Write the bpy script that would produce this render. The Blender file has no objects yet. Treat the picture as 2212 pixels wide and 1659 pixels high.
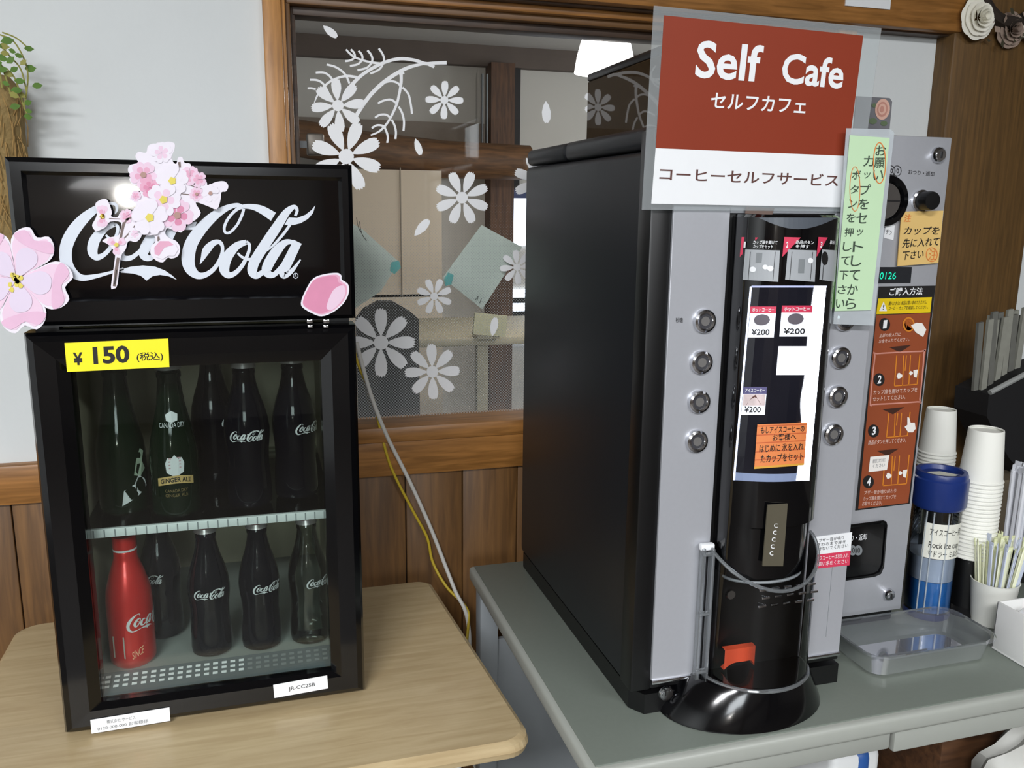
import bpy, bmesh, math, random
from mathutils import Vector, Matrix
random.seed(7)
SC = bpy.context.scene
COL = SC.collection
PI = math.pi

# ------------------------------------------------------------------ camera
CAM = Vector((0, 0, 1.32)); FPX = 1850.0
_yaw, _pit, _rol = (math.radians(a) for a in (16.48, 11.56, -0.63))
_f = Vector((math.sin(_yaw)*math.cos(_pit), math.cos(_yaw)*math.cos(_pit), -math.sin(_pit)))
_r = Vector((math.cos(_yaw), -math.sin(_yaw), 0)); _d = _f.cross(_r)
_rt = math.cos(_rol)*_r + math.sin(_rol)*_d
_dn = -math.sin(_rol)*_r + math.cos(_rol)*_d
cd = bpy.data.cameras.new('camera'); co = bpy.data.objects.new('camera', cd); COL.objects.link(co)
cd.sensor_width = 36; cd.lens = 36*FPX/2212; cd.clip_start = .05
co.matrix_world = Matrix(((_rt.x, -_dn.x, -_f.x, CAM.x), (_rt.y, -_dn.y, -_f.y, CAM.y), (_rt.z, -_dn.z, -_f.z, CAM.z), (0, 0, 0, 1)))
SC.camera = co
def ray(px, py): return _rt*(px-1106) + _dn*(py-829.5) + _f*FPX
def P(px, py, ax, val):                    # photo direction met with a real plane of the room (ax 0,1,2 = x,y,z)
    r = ray(px, py); return CAM + r*((val-CAM[ax])/r[ax])

# ------------------------------------------------------------------ world, lights, exposure
W = bpy.data.worlds.new('world'); SC.world = W; W.use_nodes = True
W.node_tree.nodes['Background'].inputs[0].default_value = (.75, .85, 1, 1)
W.node_tree.nodes['Background'].inputs[1].default_value = .3
SC.view_settings.view_transform = 'Standard'; SC.view_settings.look = 'None'
SC.view_settings.exposure = 0.0; SC.view_settings.gamma = 1
def area(name, loc, target, sx, sy, watts, col):
    l = bpy.data.lights.new(name, 'AREA'); l.shape = 'RECTANGLE'; l.size = sx; l.size_y = sy
    l.energy = watts; l.color = col
    o = bpy.data.objects.new(name, l); COL.objects.link(o); o.location = loc
    o.rotation_euler = (Vector(target)-Vector(loc)).to_track_quat('-Z', 'Y').to_euler(); return o
area('ceiling_panel_left', (-1.05, -1.4, 2.46), (-1.05, -1.4, 0), 1.2, .45, 132, (.97, .98, 1))
area('fill_light_right', (1.1, -1.7, 2.46), (1.1, -1.7, 0), 1.2, .45, 60, (.97, .98, 1))  # added fill for the post and cups; no second panel known
area('fill_light_front', (-.575, -3.42, 2.04), (.2, 1.2, 1.0), 1.3, .7, 42, (.90, .96, 1))  # added soft fill from behind the viewer, no window known there
area('far_room_window', (4.4, 3.0, 1.7), (0, 3.3, 1.2), 1.6, 1.4, 85, (.92, .97, 1))

# ------------------------------------------------------------------ materials
def S(r, g, b):
    f = lambda c: (c/255/12.92 if c/255 <= .04045 else ((c/255+.055)/1.055)**2.4)
    return (f(r), f(g), f(b), 1)
MATS = {}
def mat(name, col, rough=.5, metal=0, spec=.5, emit=None, es=0, coat=0, noise=0, nscale=60, bump=0, bscale=200):
    if name in MATS: return MATS[name]
    m = bpy.data.materials.new(name); m.use_nodes = True; nt = m.node_tree
    b = nt.nodes['Principled BSDF']
    b.inputs['Base Color'].default_value = col; b.inputs['Roughness'].default_value = rough
    b.inputs['Metallic'].default_value = metal; b.inputs['Specular IOR Level'].default_value = spec
    b.inputs['Coat Weight'].default_value = coat; b.inputs['Coat Roughness'].default_value = .03
    if emit: b.inputs['Emission Color'].default_value = emit; b.inputs['Emission Strength'].default_value = es
    if noise or bump:
        tc = nt.nodes.new('ShaderNodeTexCoord')
    if noise:
        n = nt.nodes.new('ShaderNodeTexNoise'); n.inputs['Scale'].default_value = nscale
        n.inputs['Detail'].default_value = 4
        nt.links.new(tc.outputs['Object'], n.inputs['Vector'])
        mx = nt.nodes.new('ShaderNodeMix'); mx.data_type = 'RGBA'
        mx.inputs[6].default_value = tuple(c*(1-noise) for c in col[:3])+(1,)
        mx.inputs[7].default_value = tuple(min(1, c*(1+noise)) for c in col[:3])+(1,)
        nt.links.new(n.outputs['Fac'], mx.inputs[0]); nt.links.new(mx.outputs[2], b.inputs['Base Color'])
    if bump:
        n2 = nt.nodes.new('ShaderNodeTexNoise'); n2.inputs['Scale'].default_value = bscale
        nt.links.new(tc.outputs['Object'], n2.inputs['Vector'])
        bp = nt.nodes.new('ShaderNodeBump'); bp.inputs['Strength'].default_value = bump; bp.inputs['Distance'].default_value = .002
        nt.links.new(n2.outputs['Fac'], bp.inputs['Height']); nt.links.new(bp.outputs['Normal'], b.inputs['Normal'])
    MATS[name] = m; return m
def wood(name, c1, c2, rough=.45, sc=(6, 6, 1), nscale=6, coat=0):
    if name in MATS: return MATS[name]
    m = bpy.data.materials.new(name); m.use_nodes = True; nt = m.node_tree; b = nt.nodes['Principled BSDF']
    tc = nt.nodes.new('ShaderNodeTexCoord'); mp = nt.nodes.new('ShaderNodeMapping'); mp.inputs['Scale'].default_value = sc
    n = nt.nodes.new('ShaderNodeTexNoise'); n.inputs['Scale'].default_value = nscale; n.inputs['Detail'].default_value = 6
    n.inputs['Distortion'].default_value = .6
    r = nt.nodes.new('ShaderNodeValToRGB'); r.color_ramp.elements[0].color = c1; r.color_ramp.elements[1].color = c2
    r.color_ramp.elements[0].position = .35; r.color_ramp.elements[1].position = .68
    nt.links.new(tc.outputs['Object'], mp.inputs[0]); nt.links.new(mp.outputs[0], n.inputs['Vector'])
    nt.links.new(n.outputs['Fac'], r.inputs[0]); nt.links.new(r.outputs[0], b.inputs['Base Color'])
    b.inputs['Roughness'].default_value = rough; b.inputs['Coat Weight'].default_value = coat
    MATS[name] = m; return m
def glass(name, tint=(1, 1, 1, 1), rough=.02, boost=0.0, haze=0.0, hazecol=(.8, .85, .88, 1)):
    """thin clear sheet: lets light straight through, reflects by Fresnel, optional milky share"""
    if name in MATS: return MATS[name]
    m = bpy.data.materials.new(name); m.use_nodes = True; nt = m.node_tree
    nt.nodes.remove(nt.nodes['Principled BSDF']); out = nt.nodes['Material Output']
    t = nt.nodes.new('ShaderNodeBsdfTransparent'); t.inputs[0].default_value = tint
    g = nt.nodes.new('ShaderNodeBsdfGlossy'); g.inputs['Roughness'].default_value = rough
    fr = nt.nodes.new('ShaderNodeFresnel'); fr.inputs[0].default_value = 1.45
    ad = nt.nodes.new('ShaderNodeMath'); ad.operation = 'ADD'; ad.inputs[1].default_value = boost; ad.use_clamp = True
    mx = nt.nodes.new('ShaderNodeMixShader')
    nt.links.new(fr.outputs[0], ad.inputs[0]); nt.links.new(ad.outputs[0], mx.inputs[0])
    nt.links.new(t.outputs[0], mx.inputs[1]); nt.links.new(g.outputs[0], mx.inputs[2])
    last = mx
    if haze:
        d = nt.nodes.new('ShaderNodeBsdfDiffuse'); d.inputs[0].default_value = hazecol
        m2 = nt.nodes.new('ShaderNodeMixShader'); m2.inputs[0].default_value = haze
        nt.links.new(mx.outputs[0], m2.inputs[1]); nt.links.new(d.outputs[0], m2.inputs[2]); last = m2
    nt.links.new(last.outputs[0], out.inputs[0]); MATS[name] = m; return m
def dotfilm(name):
    """frosting dots printed on the pane, growing towards the sill"""
    m = bpy.data.materials.new(name); m.use_nodes = True; nt = m.node_tree
    nt.nodes.remove(nt.nodes['Principled BSDF']); out = nt.nodes['Material Output']
    N = lambda k: nt.nodes.new(k)
    tc = N('ShaderNodeTexCoord'); sp = N('ShaderNodeSeparateXYZ'); nt.links.new(tc.outputs['Object'], sp.inputs[0])
    def M(op, a, b=None):
        n = N('ShaderNodeMath'); n.operation = op
        for i, v in enumerate((a, b)):
            if v is None: continue
            if isinstance(v, (int, float)): n.inputs[i].default_value = v
            else: nt.links.new(v, n.inputs[i])
        return n.outputs[0]
    x, z = sp.outputs[0], sp.outputs[2]
    u = M('FRACT', M('MULTIPLY', M('ADD', x, z), 1/.0052)); v = M('FRACT', M('MULTIPLY', M('SUBTRACT', x, z), 1/.0052))
    du, dv = M('SUBTRACT', u, .5), M('SUBTRACT', v, .5)
    d2 = M('ADD', M('MULTIPLY', du, du), M('MULTIPLY', dv, dv))
    mr = N('ShaderNodeMapRange'); nt.links.new(z, mr.inputs[0])
    mr.inputs[1].default_value = 1.30; mr.inputs[2].default_value = .95; mr.inputs[3].default_value = .005; mr.inputs[4].default_value = .17
    inside = M('LESS_THAN', d2, mr.outputs[0])
    t = N('ShaderNodeBsdfTransparent'); d = N('ShaderNodeBsdfDiffuse'); d.inputs[0].default_value = S(200, 206, 208)
    tr = N('ShaderNodeBsdfTranslucent'); tr.inputs[0].default_value = S(200, 206, 208)
    ds = N('ShaderNodeMixShader'); ds.inputs[0].default_value = .5
    nt.links.new(d.outputs[0], ds.inputs[1]); nt.links.new(tr.outputs[0], ds.inputs[2])
    mx = N('ShaderNodeMixShader'); nt.links.new(M('MULTIPLY', inside, .55), mx.inputs[0])
    nt.links.new(t.outputs[0], mx.inputs[1]); nt.links.new(ds.outputs[0], mx.inputs[2]); nt.links.new(mx.outputs[0], out.inputs[0])
    return m

BLACK = mat('gloss_black', S(7, 7, 9), .14, coat=.1, noise=.2, nscale=30)
INK = mat('black_ink', S(22, 20, 20), .6, noise=.1)
CHAR = mat('charcoal_steel', S(28, 30, 34), .42, noise=.15, nscale=300)
ROOMD = mat('back_room_wall', S(104, 98, 92), .8, noise=.05, nscale=6)
MBLACK = mat('matt_black', S(12, 12, 13), .38, noise=.2)
SILVER = mat('silver_panel', S(186, 188, 194), .38, .35, noise=.03, nscale=200)
CHROME = mat('chrome', S(215, 216, 220), .12, 1, noise=.05)
WHITE = mat('white_paper', S(238, 240, 242), .55, noise=.02)
WALLM = mat('white_plaster', S(224, 228, 228), .85, noise=.03, nscale=8, bump=.15, bscale=120)
FRAMEW = wood('honey_wood', S(158, 108, 52), S(196, 140, 76), .4, (30, 30, 2.5), 4)
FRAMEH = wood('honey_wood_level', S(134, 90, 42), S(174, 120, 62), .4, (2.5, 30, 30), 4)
PLANK = wood('plank_wood', S(96, 66, 34), S(128, 90, 48), .45, (22, 22, 1.6), 4)
POSTW = wood('dark_post_wood', S(88, 64, 32), S(112, 82, 42), .55, (26, 26, 1.5), 5)
TABLEW = wood('pale_beech', S(176, 154, 116), S(192, 172, 134), .42, (2.5, 26, 26), 4, .15)
DESKG = mat('grey_laminate', S(110, 117, 109), .4, noise=.05, nscale=150)
DESKE = mat('grey_desk_edge', S(160, 163, 156), .4, noise=.03)
STEELG = mat('grey_steel', S(128, 133, 136), .45, noise=.04)
CLEAR = glass('window_clear_glass')

# ------------------------------------------------------------------ mesh builder
class MB:
    def __init__(s): s.v = []; s.f = []; s.m = []; s.mats = []; s.sm = []
    def mi(s, m):
        if m not in s.mats: s.mats.append(m)
        return s.mats.index(m)
    def add(s, vs, fs, m, smooth=False):
        o = len(s.v); s.v += [tuple(v) for v in vs]; k = s.mi(m)
        for f in fs: s.f.append(tuple(i+o for i in f)); s.m.append(k); s.sm.append(smooth)
        return s
    def box(s, lo, hi, m, bev=0, seg=2):
        bm = bmesh.new(); bmesh.ops.create_cube(bm, size=1)
        c = [(a+b)/2 for a, b in zip(lo, hi)]; d = [abs(b-a) for a, b in zip(lo, hi)]
        for v in bm.verts: v.co = Vector([v.co[i]*d[i]+c[i] for i in range(3)])
        if bev: bmesh.ops.bevel(bm, geom=bm.edges[:], offset=min(bev, min(d)*.49), segments=seg, affect='EDGES', profile=.5)
        return s.bm(bm, m, bev > 0)
    def bm(s, bm, m, smooth=False):
        bm.verts.ensure_lookup_table(); bm.verts.index_update()
        s.add([v.co[:] for v in bm.verts], [[v.index for v in f.verts] for f in bm.faces], m, smooth); bm.free(); return s
    def lathe(s, prof, m, c=(0, 0, 0), seg=28, ax=2, smooth=True):
        vs = []; fs = []
        for r, h in prof:
            for k in range(seg):
                a = 2*PI*k/seg; p = [r*math.cos(a), r*math.sin(a), h]
                if ax == 1: p = [p[0], -p[2], p[1]]
                vs.append([p[i]+c[i] for i in range(3)])
        for i in range(len(prof)-1):
            for k in range(seg):
                k2 = (k+1) % seg; fs.append((i*seg+k, i*seg+k2, (i+1)*seg+k2, (i+1)*seg+k))
        return s.add(vs, fs, m, smooth)
    def tube(s, pts, r, m, seg=10, cap=True):
        pts = [Vector(p) for p in pts]; n = len(pts); vs = []; fs = []; up = None
        for i, p in enumerate(pts):
            t = (pts[min(i+1, n-1)]-pts[max(i-1, 0)]).normalized()
            if up is None: up = Vector((0, 0, 1)) if abs(t.z) < .9 else Vector((1, 0, 0))
            a = t.cross(up).normalized(); up = a.cross(t).normalized()
            rr = r[i] if isinstance(r, (list, tuple)) else r
            vs += [p+(a*math.cos(2*PI*k/seg)+up*math.sin(2*PI*k/seg))*rr for k in range(seg)]
        for i in range(n-1):
            for k in range(seg):
                k2 = (k+1) % seg; fs.append((i*seg+k, i*seg+k2, (i+1)*seg+k2, (i+1)*seg+k))
        if cap: fs += [tuple(range(seg)), tuple(range((n-1)*seg, n*seg))]
        return s.add(vs, fs, m, True)
    def poly(s, pts, m, n=None, th=0):
        """flat outline (3-D points); th gives it thickness along n"""
        k = len(pts); pts = [Vector(p) for p in pts]
        bm = bmesh.new(); vs = [bm.verts.new(p) for p in pts]
        for i in range(k):
            bm.edges.new((vs[i], vs[(i+1) % k]))
        bmesh.ops.triangle_fill(bm, use_beauty=True, edges=bm.edges[:])
        if th:
            ret = bmesh.ops.extrude_face_region(bm, geom=bm.faces[:])
            for g in ret['geom']:
                if isinstance(g, bmesh.types.BMVert): g.co += Vector(n)*th
            bmesh.ops.recalc_face_normals(bm, faces=bm.faces[:])
        return s.bm(bm, m)
    def strip(s, a, b, m):
        n = len(a); return s.add(list(a)+list(b), [(i, i+1, n+i+1, n+i) for i in range(n-1)], m)
    def obj(s, name, parent=None, off=None, kind=None):
        me = bpy.data.meshes.new(name); me.from_pydata(s.v, [], s.f)
        for m in s.mats: me.materials.append(m)
        me.polygons.foreach_set('material_index', s.m); me.polygons.foreach_set('use_smooth', s.sm)
        me.update(); bm = bmesh.new(); bm.from_mesh(me); bmesh.ops.recalc_face_normals(bm, faces=bm.faces[:]); bm.to_mesh(me); bm.free()
        if any(s.sm):
            try: me.set_sharp_from_angle(angle=math.radians(40))
            except Exception: pass
        o = bpy.data.objects.new(name, me); COL.objects.link(o)
        if parent is not None:
            o.parent = parent
            if off is not None: o.location = -Vector(off)
            elif parent.type == 'EMPTY': o.location = -parent.location
        if kind: o['kind'] = kind
        return o
def tag(o, label, cat, group=None):
    o['label'] = label; o['category'] = cat
    if group: o['group'] = group
    return o
def thing(name, label, cat, loc=(0, 0, 0), group=None):
    o = bpy.data.objects.new(name, None); COL.objects.link(o); o.location = loc; o.empty_display_size = .05
    return tag(o, label, cat, group)
def dup(root, loc, label=None, rotz=None):
    r = root.copy(); COL.objects.link(r); r.location = loc
    if label: r['label'] = label
    if rotz is not None: r.rotation_euler = (0, 0, rotz)
    for ch in list(root.children):
        c = ch.copy(); COL.objects.link(c); c.parent = r
        for g in list(ch.children):
            d = g.copy(); COL.objects.link(d); d.parent = c
    return r

def cr(pts, n=8):                           # Catmull-Rom through points of any dimension
    out = []; k = len(pts)
    for i in range(k-1):
        p0, p1, p2, p3 = pts[max(i-1, 0)], pts[i], pts[i+1], pts[min(i+2, k-1)]
        for j in range(n):
            t = j/n
            out.append(tuple(.5*(2*b+(c-a)*t+(2*a-5*b+4*c-d)*t*t+(3*b-a-3*c+d)*t**3) for a, b, c, d in zip(p0, p1, p2, p3)))
    out.append(tuple(pts[-1])); return out
def closed(pts, n=4):
    k = len(pts); q = [pts[-1]]+list(pts)+[pts[0], pts[1]]; out = []
    for i in range(1, k+1):
        p0, p1, p2, p3 = q[i-1], q[i], q[i+1], q[i+2]
        for j in range(n):
            t = j/n
            out.append(tuple(.5*(2*b+(c-a)*t+(2*a-5*b+4*c-d)*t*t+(3*b-a-3*c+d)*t**3) for a, b, c, d in zip(p0, p1, p2, p3)))
    return out
def stroke(mb, pts, mp, m, n=8, w=None):
    """pen stroke: points (x, y, width) in a 2-D space carried to the surface by mp"""
    p = cr([q if len(q) == 3 else (q[0], q[1], w) for q in pts], n); A = []; B = []
    for i in range(len(p)):
        a, b = p[max(i-1, 0)], p[min(i+1, len(p)-1)]
        dx, dy = b[0]-a[0], b[1]-a[1]; L = math.hypot(dx, dy) or 1
        nx, ny = -dy/L*p[i][2]/2, dx/L*p[i][2]/2
        A.append(mp(p[i][0]+nx, p[i][1]+ny)); B.append(mp(p[i][0]-nx, p[i][1]-ny))
    mb.strip(A, B, m)
_txt = {}
def text_shape(sx, bold=0):
    k = (sx, bold)
    if k in _txt: return _txt[k]
    c = bpy.data.curves.new('t', 'FONT'); c.body = sx; c.size = 1; c.resolution_u = 3; c.offset = bold
    o = bpy.data.objects.new('t', c); COL.objects.link(o)
    dg = bpy.context.evaluated_depsgraph_get(); me = bpy.data.meshes.new_from_object(o.evaluated_get(dg))
    vs = [v.co[:2] for v in me.vertices]; fs = [tuple(p.vertices) for p in me.polygons]
    bpy.data.objects.remove(o); bpy.data.curves.remove(c); bpy.data.meshes.remove(me)
    _txt[k] = (vs, fs); return _txt[k]
def text(mb, sx, mp, m, bold=0):
    """letters whose box is carried to the unit square of mp(u, v), v up"""
    vs, fs = text_shape(sx, bold)
    if not vs: return
    x0, x1 = min(v[0] for v in vs), max(v[0] for v in vs); y0, y1 = min(v[1] for v in vs), max(v[1] for v in vs)
    mb.add([mp((v[0]-x0)/(x1-x0), (v[1]-y0)/(y1-y0)) for v in vs], fs, m)
def quad(bl, br, tl, y, tr=None):            # unit square on the plane y = const from photo corners
    a, b, c = (P(*q, 1, y) for q in (bl, br, tl)); d = P(*tr, 1, y) if tr else b+c-a
    return lambda u, v: (a*(1-u)*(1-v)+b*u*(1-v)+c*(1-u)*v+d*u*v)
def sub(mp, u0, v0, u1, v1, lift=None):
    if lift is None: return lambda u, v: mp(u0+(u1-u0)*u, v0+(v1-v0)*v)
    L = Vector(lift); return lambda u, v: mp(u0+(u1-u0)*u, v0+(v1-v0)*v)+L
def rect(mb, mp, m, u0=0, v0=0, u1=1, v1=1, lift=(0, 0, 0), n=1):
    L = Vector(lift); A = [mp(u0+(u1-u0)*i/n, v0)+L for i in range(n+1)]; B = [mp(u0+(u1-u0)*i/n, v1)+L for i in range(n+1)]
    mb.strip(A, B, m)
def disc(mb, mp, m, cu, cv, ru, rv, lift=(0, 0, 0), n=24, r_in=0):
    L = Vector(lift)
    o = [mp(cu+ru*math.cos(2*PI*k/n), cv+rv*math.sin(2*PI*k/n))+L for k in range(n+1)]
    if r_in:
        i = [mp(cu+ru*r_in*math.cos(2*PI*k/n), cv+rv*r_in*math.sin(2*PI*k/n))+L for k in range(n+1)]; mb.strip(o, i, m)
    else: mb.add(o[:-1], [tuple(range(n))], m)
UP1 = (0, -.0004, 0); UP2 = (0, -.0008, 0); UP3 = (0, -.0012, 0); UP4 = (0, -.0016, 0)
def rrect(x0, z0, x1, z1, r, n=5):
    out = []
    for cx, cz, a0 in ((x1-r, z1-r, 0), (x0+r, z1-r, PI/2), (x0+r, z0+r, PI), (x1-r, z0+r, 1.5*PI)):
        for k in range(n+1):
            a = a0+PI/2*k/n; out.append((cx+r*math.cos(a), cz+r*math.sin(a)))
    return out
def rquad(mp, r=.1, asp=1, n=5):             # rounded outline of a quad
    return [mp(u, v) for u, v in [(p[0], p[1]/1) for p in rrect(0, 0, 1, 1, r, n)]]
def ring(mb, loops, m, cap=False):
    k = len(loops[0]); vs = [p for l in loops for p in l]; fs = []
    for i in range(len(loops)-1):
        for j in range(k): fs.append((i*k+j, i*k+(j+1) % k, (i+1)*k+(j+1) % k, (i+1)*k+j))
    if cap: fs.append(tuple(range((len(loops)-1)*k, len(loops)*k)))
    mb.add(vs, fs, m)

# ================================================================== the room
YW = 1.46; YG = 1.50
def struct(mb, name, parent=None): return mb.obj(name, parent, kind='structure')
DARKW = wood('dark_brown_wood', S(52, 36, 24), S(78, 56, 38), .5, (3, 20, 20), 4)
WX0, WX1, WZ0, WZ1 = .046, 1.07, .93, 1.655         # hole of the inner window
b = MB()
for lo, hi in (((-3, YW, 0), (WX0, 1.58, 2.5)), ((WX1, YW, 0), (1.30, 1.58, 2.5)), ((WX0, YW, 0), (WX1, 1.58, WZ0)), ((WX0, YW, WZ1), (WX1, 1.58, 2.5)),
               ((1.50, YW, 0), (3.6, 1.58, 1.30)), ((1.50, YW, 1.72), (3.6, 1.58, 2.5)), ((1.30, YW+.01, 0), (1.50, 1.58, 2.5))): b.box(lo, hi, WALLM)
struct(b, 'wall_back')
b = MB().box((-3, -3.5, -.05), (3.6, 5.2, 0), mat('floor_vinyl', S(64, 58, 52), .5, noise=.06, nscale=20)); struct(b, 'floor')
b = MB().box((-3, -3.5, 2.5), (3.6, 1.58, 2.56), mat('ceiling_board', S(122, 114, 106), .8, noise=.04, nscale=10)); struct(b, 'ceiling')
b = MB().box((-3.08, -3.5, 0), (-3, 1.58, 2.5), WALLM); struct(b, 'wall_left')
b = MB().box((3.6, -3.5, 0), (3.68, 1.58, 2.5), ROOMD); struct(b, 'wall_right')
b = MB()
for lo, hi in (((-3, -3.58, 0), (-1.25, -3.5, 2.5)), ((.1, -3.58, 0), (3.6, -3.5, 2.5)), ((-1.25, -3.58, 0), (.1, -3.5, 1.67)), ((-1.25, -3.58, 2.41), (.1, -3.5, 2.5))): b.box(lo, hi, ROOMD)
struct(b, 'wall_front')
w2 = MB()
for lo, hi in (((-1.31, -3.5, 1.61), (.16, -3.44, 1.67)), ((-1.31, -3.5, 2.41), (.16, -3.44, 2.46)), ((-1.31, -3.5, 1.67), (-1.25, -3.44, 2.41)), ((.1, -3.5, 1.67), (.16, -3.44, 2.41))): w2.box(lo, hi, DARKW, .004)
struct(w2, 'fill_light_frame')  # frame added round the front fill light, not a known window
# dark posts and rail of the room behind the viewer (they show in the glossy fronts)
b = MB()
for x in (.4, 2.4): b.box((x, -3.5, 0), (x+.16, -3.36, 2.5), DARKW)
b.box((-3, -3.44, .85), (3.6, -3.38, .95), DARKW); b.box((-3, -3.5, 2.42), (3.6, -3.3, 2.5), DARKW); b.box((-2.4, -3.46, 0), (-1.0, -3.40, 1.25), mat('dark_cupboard', S(70, 62, 54), .5, noise=.1))
struct(b, 'trim_1')

# wainscot planks and chair rail
b = MB(); x = -2.99
while x < 1.28:
    x2 = min(x+.104, 1.285); b.box((x, YW-.010, .05), (x2-.0015, YW+.001, .865), PLANK, .002); x += .104
b.box((-2.99, YW-.004, .05), (1.285, YW+.001, .86), INK)
struct(b, 'trim_2')
b = MB().box((-3, YW-.022, .858), (1.285, YW+.001, .922), FRAMEH, .004); struct(b, 'trim_3')
b = MB().box((-3, YW-.016, 0), (1.285, YW+.001, .05), DARKW, .003); struct(b, 'baseboard_back')
# lintel and post
b = MB().box((.02, YW-.05, 1.655), (1.30, YW+.001, 1.95), FRAMEH, .006).box((-.02, YW-.03, 1.652), (1.296, YW+.001, 1.66), DARKW); struct(b, 'trim_4')
b = MB().box((1.284, YW-.045, 0), (1.518, YW+.02, 2.5), POSTW, .006); struct(b, 'trim_5')

# inner window: stepped wooden frame, glass, frosting film
wf = MB()
wf.box((.024, YW-.018, .925), (.052, YW+.06, 1.652), FRAMEW, .003)
wf.box((.050, YW-.008, .94), (.058, YW+.06, 1.64), FRAMEW, .002)
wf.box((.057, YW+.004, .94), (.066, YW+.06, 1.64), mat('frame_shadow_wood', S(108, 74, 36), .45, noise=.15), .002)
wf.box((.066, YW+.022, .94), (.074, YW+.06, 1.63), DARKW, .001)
wf.box((.050, YW-.012, 1.640), (1.09, YW+.06, 1.654), FRAMEH, .003)
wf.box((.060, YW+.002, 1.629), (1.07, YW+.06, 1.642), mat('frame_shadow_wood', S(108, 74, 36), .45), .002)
wf.box((.070, YW+.020, 1.6165), (1.05, YW+.06, 1.632), DARKW, .001)  # sash rail; its dark tone is lintel shade put into the colour
wf.box((1.05, YW-.018, .925), (1.09, YW+.06, 1.652), FRAMEW, .003)
wf.box((.024, YW-.026, .920), (1.09, YW+.06, .948), FRAMEH, .004)
wn = struct(wf, 'window_1')
g = MB().box((.070, YG, .945), (1.05, YG+.005, 1.62), CLEAR); struct(g, 'window_glass', wn)
g = MB().add([(.074, YG+.006, .946), (1.05, YG+.006, .946), (1.05, YG+.006, 1.33), (.074, YG+.006, 1.33)], [(0, 1, 2, 3)], dotfilm('frosting_dots')); struct(g, 'frosted_dot_film', wn)
g = MB().box((.088, YG+.02, 1.405), (.116, YG+.05, 1.44), mat('brown_metal', S(96, 90, 82), .4, .5, noise=.1), .003).box((.07, YG+.03, 1.417), (.09, YG+.04, 1.428), STEELG); struct(g, 'window_latch', wn)
# window right of the post, with its ledge
w3 = MB().box((1.50, YW-.03, 1.285), (3.0, YW+.03, 1.305), DARKW, .003).box((1.50, YW+.03, 1.305), (2.6, YW+.04, 1.72), mat('dull_pane', S(150, 152, 150), .3, noise=.15, nscale=12))
w3.box((1.50, YW-.01, 1.70), (2.6, YW+.05, 1.72), DARKW)
struct(w3, 'window_3')

# white flower clings on the pane
CLING = mat('white_vinyl', S(250, 251, 253), .6, emit=None, noise=.01)
gm = lambda off=.0012: (lambda px, py: P(px, py, 1, YG-off))
def cling_flower(cx, cy, r, a0, n=8, off=.0015, tilt=1.0):
    b = MB(); mp = gm(off)
    prof = [(.20, .02), (.30, .075), (.45, .135), (.62, .175), (.78, .175), (.88, .15), (.96, .125), (.93, .085), (1.0, .05), (.95, .015), (1.0, -.03), (.94, -.06), (.98, -.10), (.90, -.15), (.78, -.18), (.62, -.175), (.45, -.135), (.30, -.075), (.20, -.02)]
    for k in range(n):
        a = math.radians(a0)+2*PI*k/n; ca, sa = math.cos(a), math.sin(a)
        q = [(cx+r*(u*ca-v*sa), cy+r*(u*sa+v*ca)) for u, v in prof]
        b.poly([mp(*p) for p in q], CLING)
    b.add([mp(cx+.21*r*math.cos(t*PI/8), cy+.21*r*math.sin(t*PI/8))+Vector((0, -.00008, 0)) for t in range(16)], [tuple(range(16))], CLING)
    return b
fl = [((730, 228), 59, -95, 'white flower cling whose upper petals overlap the twigs of the left branch cling'),
      ((748, 338), 79, -70, 'large white flower cling half hidden by the top right corner of the black fridge'),
      ((960, 216), 42, -88, 'small white flower cling right below the tip of the branch cling'),
      ((998, 427), 60, -68, 'white flower cling just above the top corner of the right green paper'),
      ((938, 640), 40, -68, 'small white flower cling touching the lower left edge of the right green paper'),
      ((823, 740), 75, -90, 'largest white flower cling in the dotted area, beside the fridge door top'),
      ((934, 803), 61, -92, 'lowest white flower cling on the window, above the yellow and white cords'),
      ((1117, 577), 38, -95, 'greyish flower cling over the right corner of the green paper, by the black machine'),
      ((1166, 390), 58, -115, 'white flower cling mostly hidden by the upper back edge of the black coffee machine'),
      ((1303, 222), 43, -158, 'white flower cling mostly hidden behind the smoky bean hopper')]
for i, (c, r, a, lab) in enumerate(fl):
    tag(cling_flower(c[0], c[1], r, a, off=.0016+.0002*i).obj('flower_cling'), lab, 'window decal', 'white flower clings on the window')
pet = [((713, 68), 20, 40, 'single white petal cling in the top left corner of the window'),
       ((903, 317), 19, 72, 'single white petal cling above the log beam'),
       ((911, 492), 24, -48, 'single white petal cling left of the right green paper'),
       ((1180, 242), 24, 88, 'single white petal cling below the pendant lamp'),
       ((1067, 706), 21, -80, 'single white petal cling beside the pale yellow slip, low on the window')]
for (c, r, a, lab) in pet:
    b = MB(); t = math.radians(a); sh = [(-1, 0), (-.6, -.25), (0, -.40), (.6, -.36), (.9, -.2), (1, -.08), (.92, 0), (1, .1), (.85, .24), (.5, .36), (0, .40), (-.6, .25)]
    b.poly([gm()(c[0]+r*(u*math.cos(t)-v*math.sin(t)), c[1]+r*(u*math.sin(t)+v*math.cos(t))) for u, v in sh], CLING)
    tag(b.obj('petal_cling'), lab, 'window decal', 'white petal clings on the window')
b = MB(); kk = [0]
def zm(x, y): return P(640+x/4.879, 80+y/4.879, 1, YG-.0006-.00004*kk[0])
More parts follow.
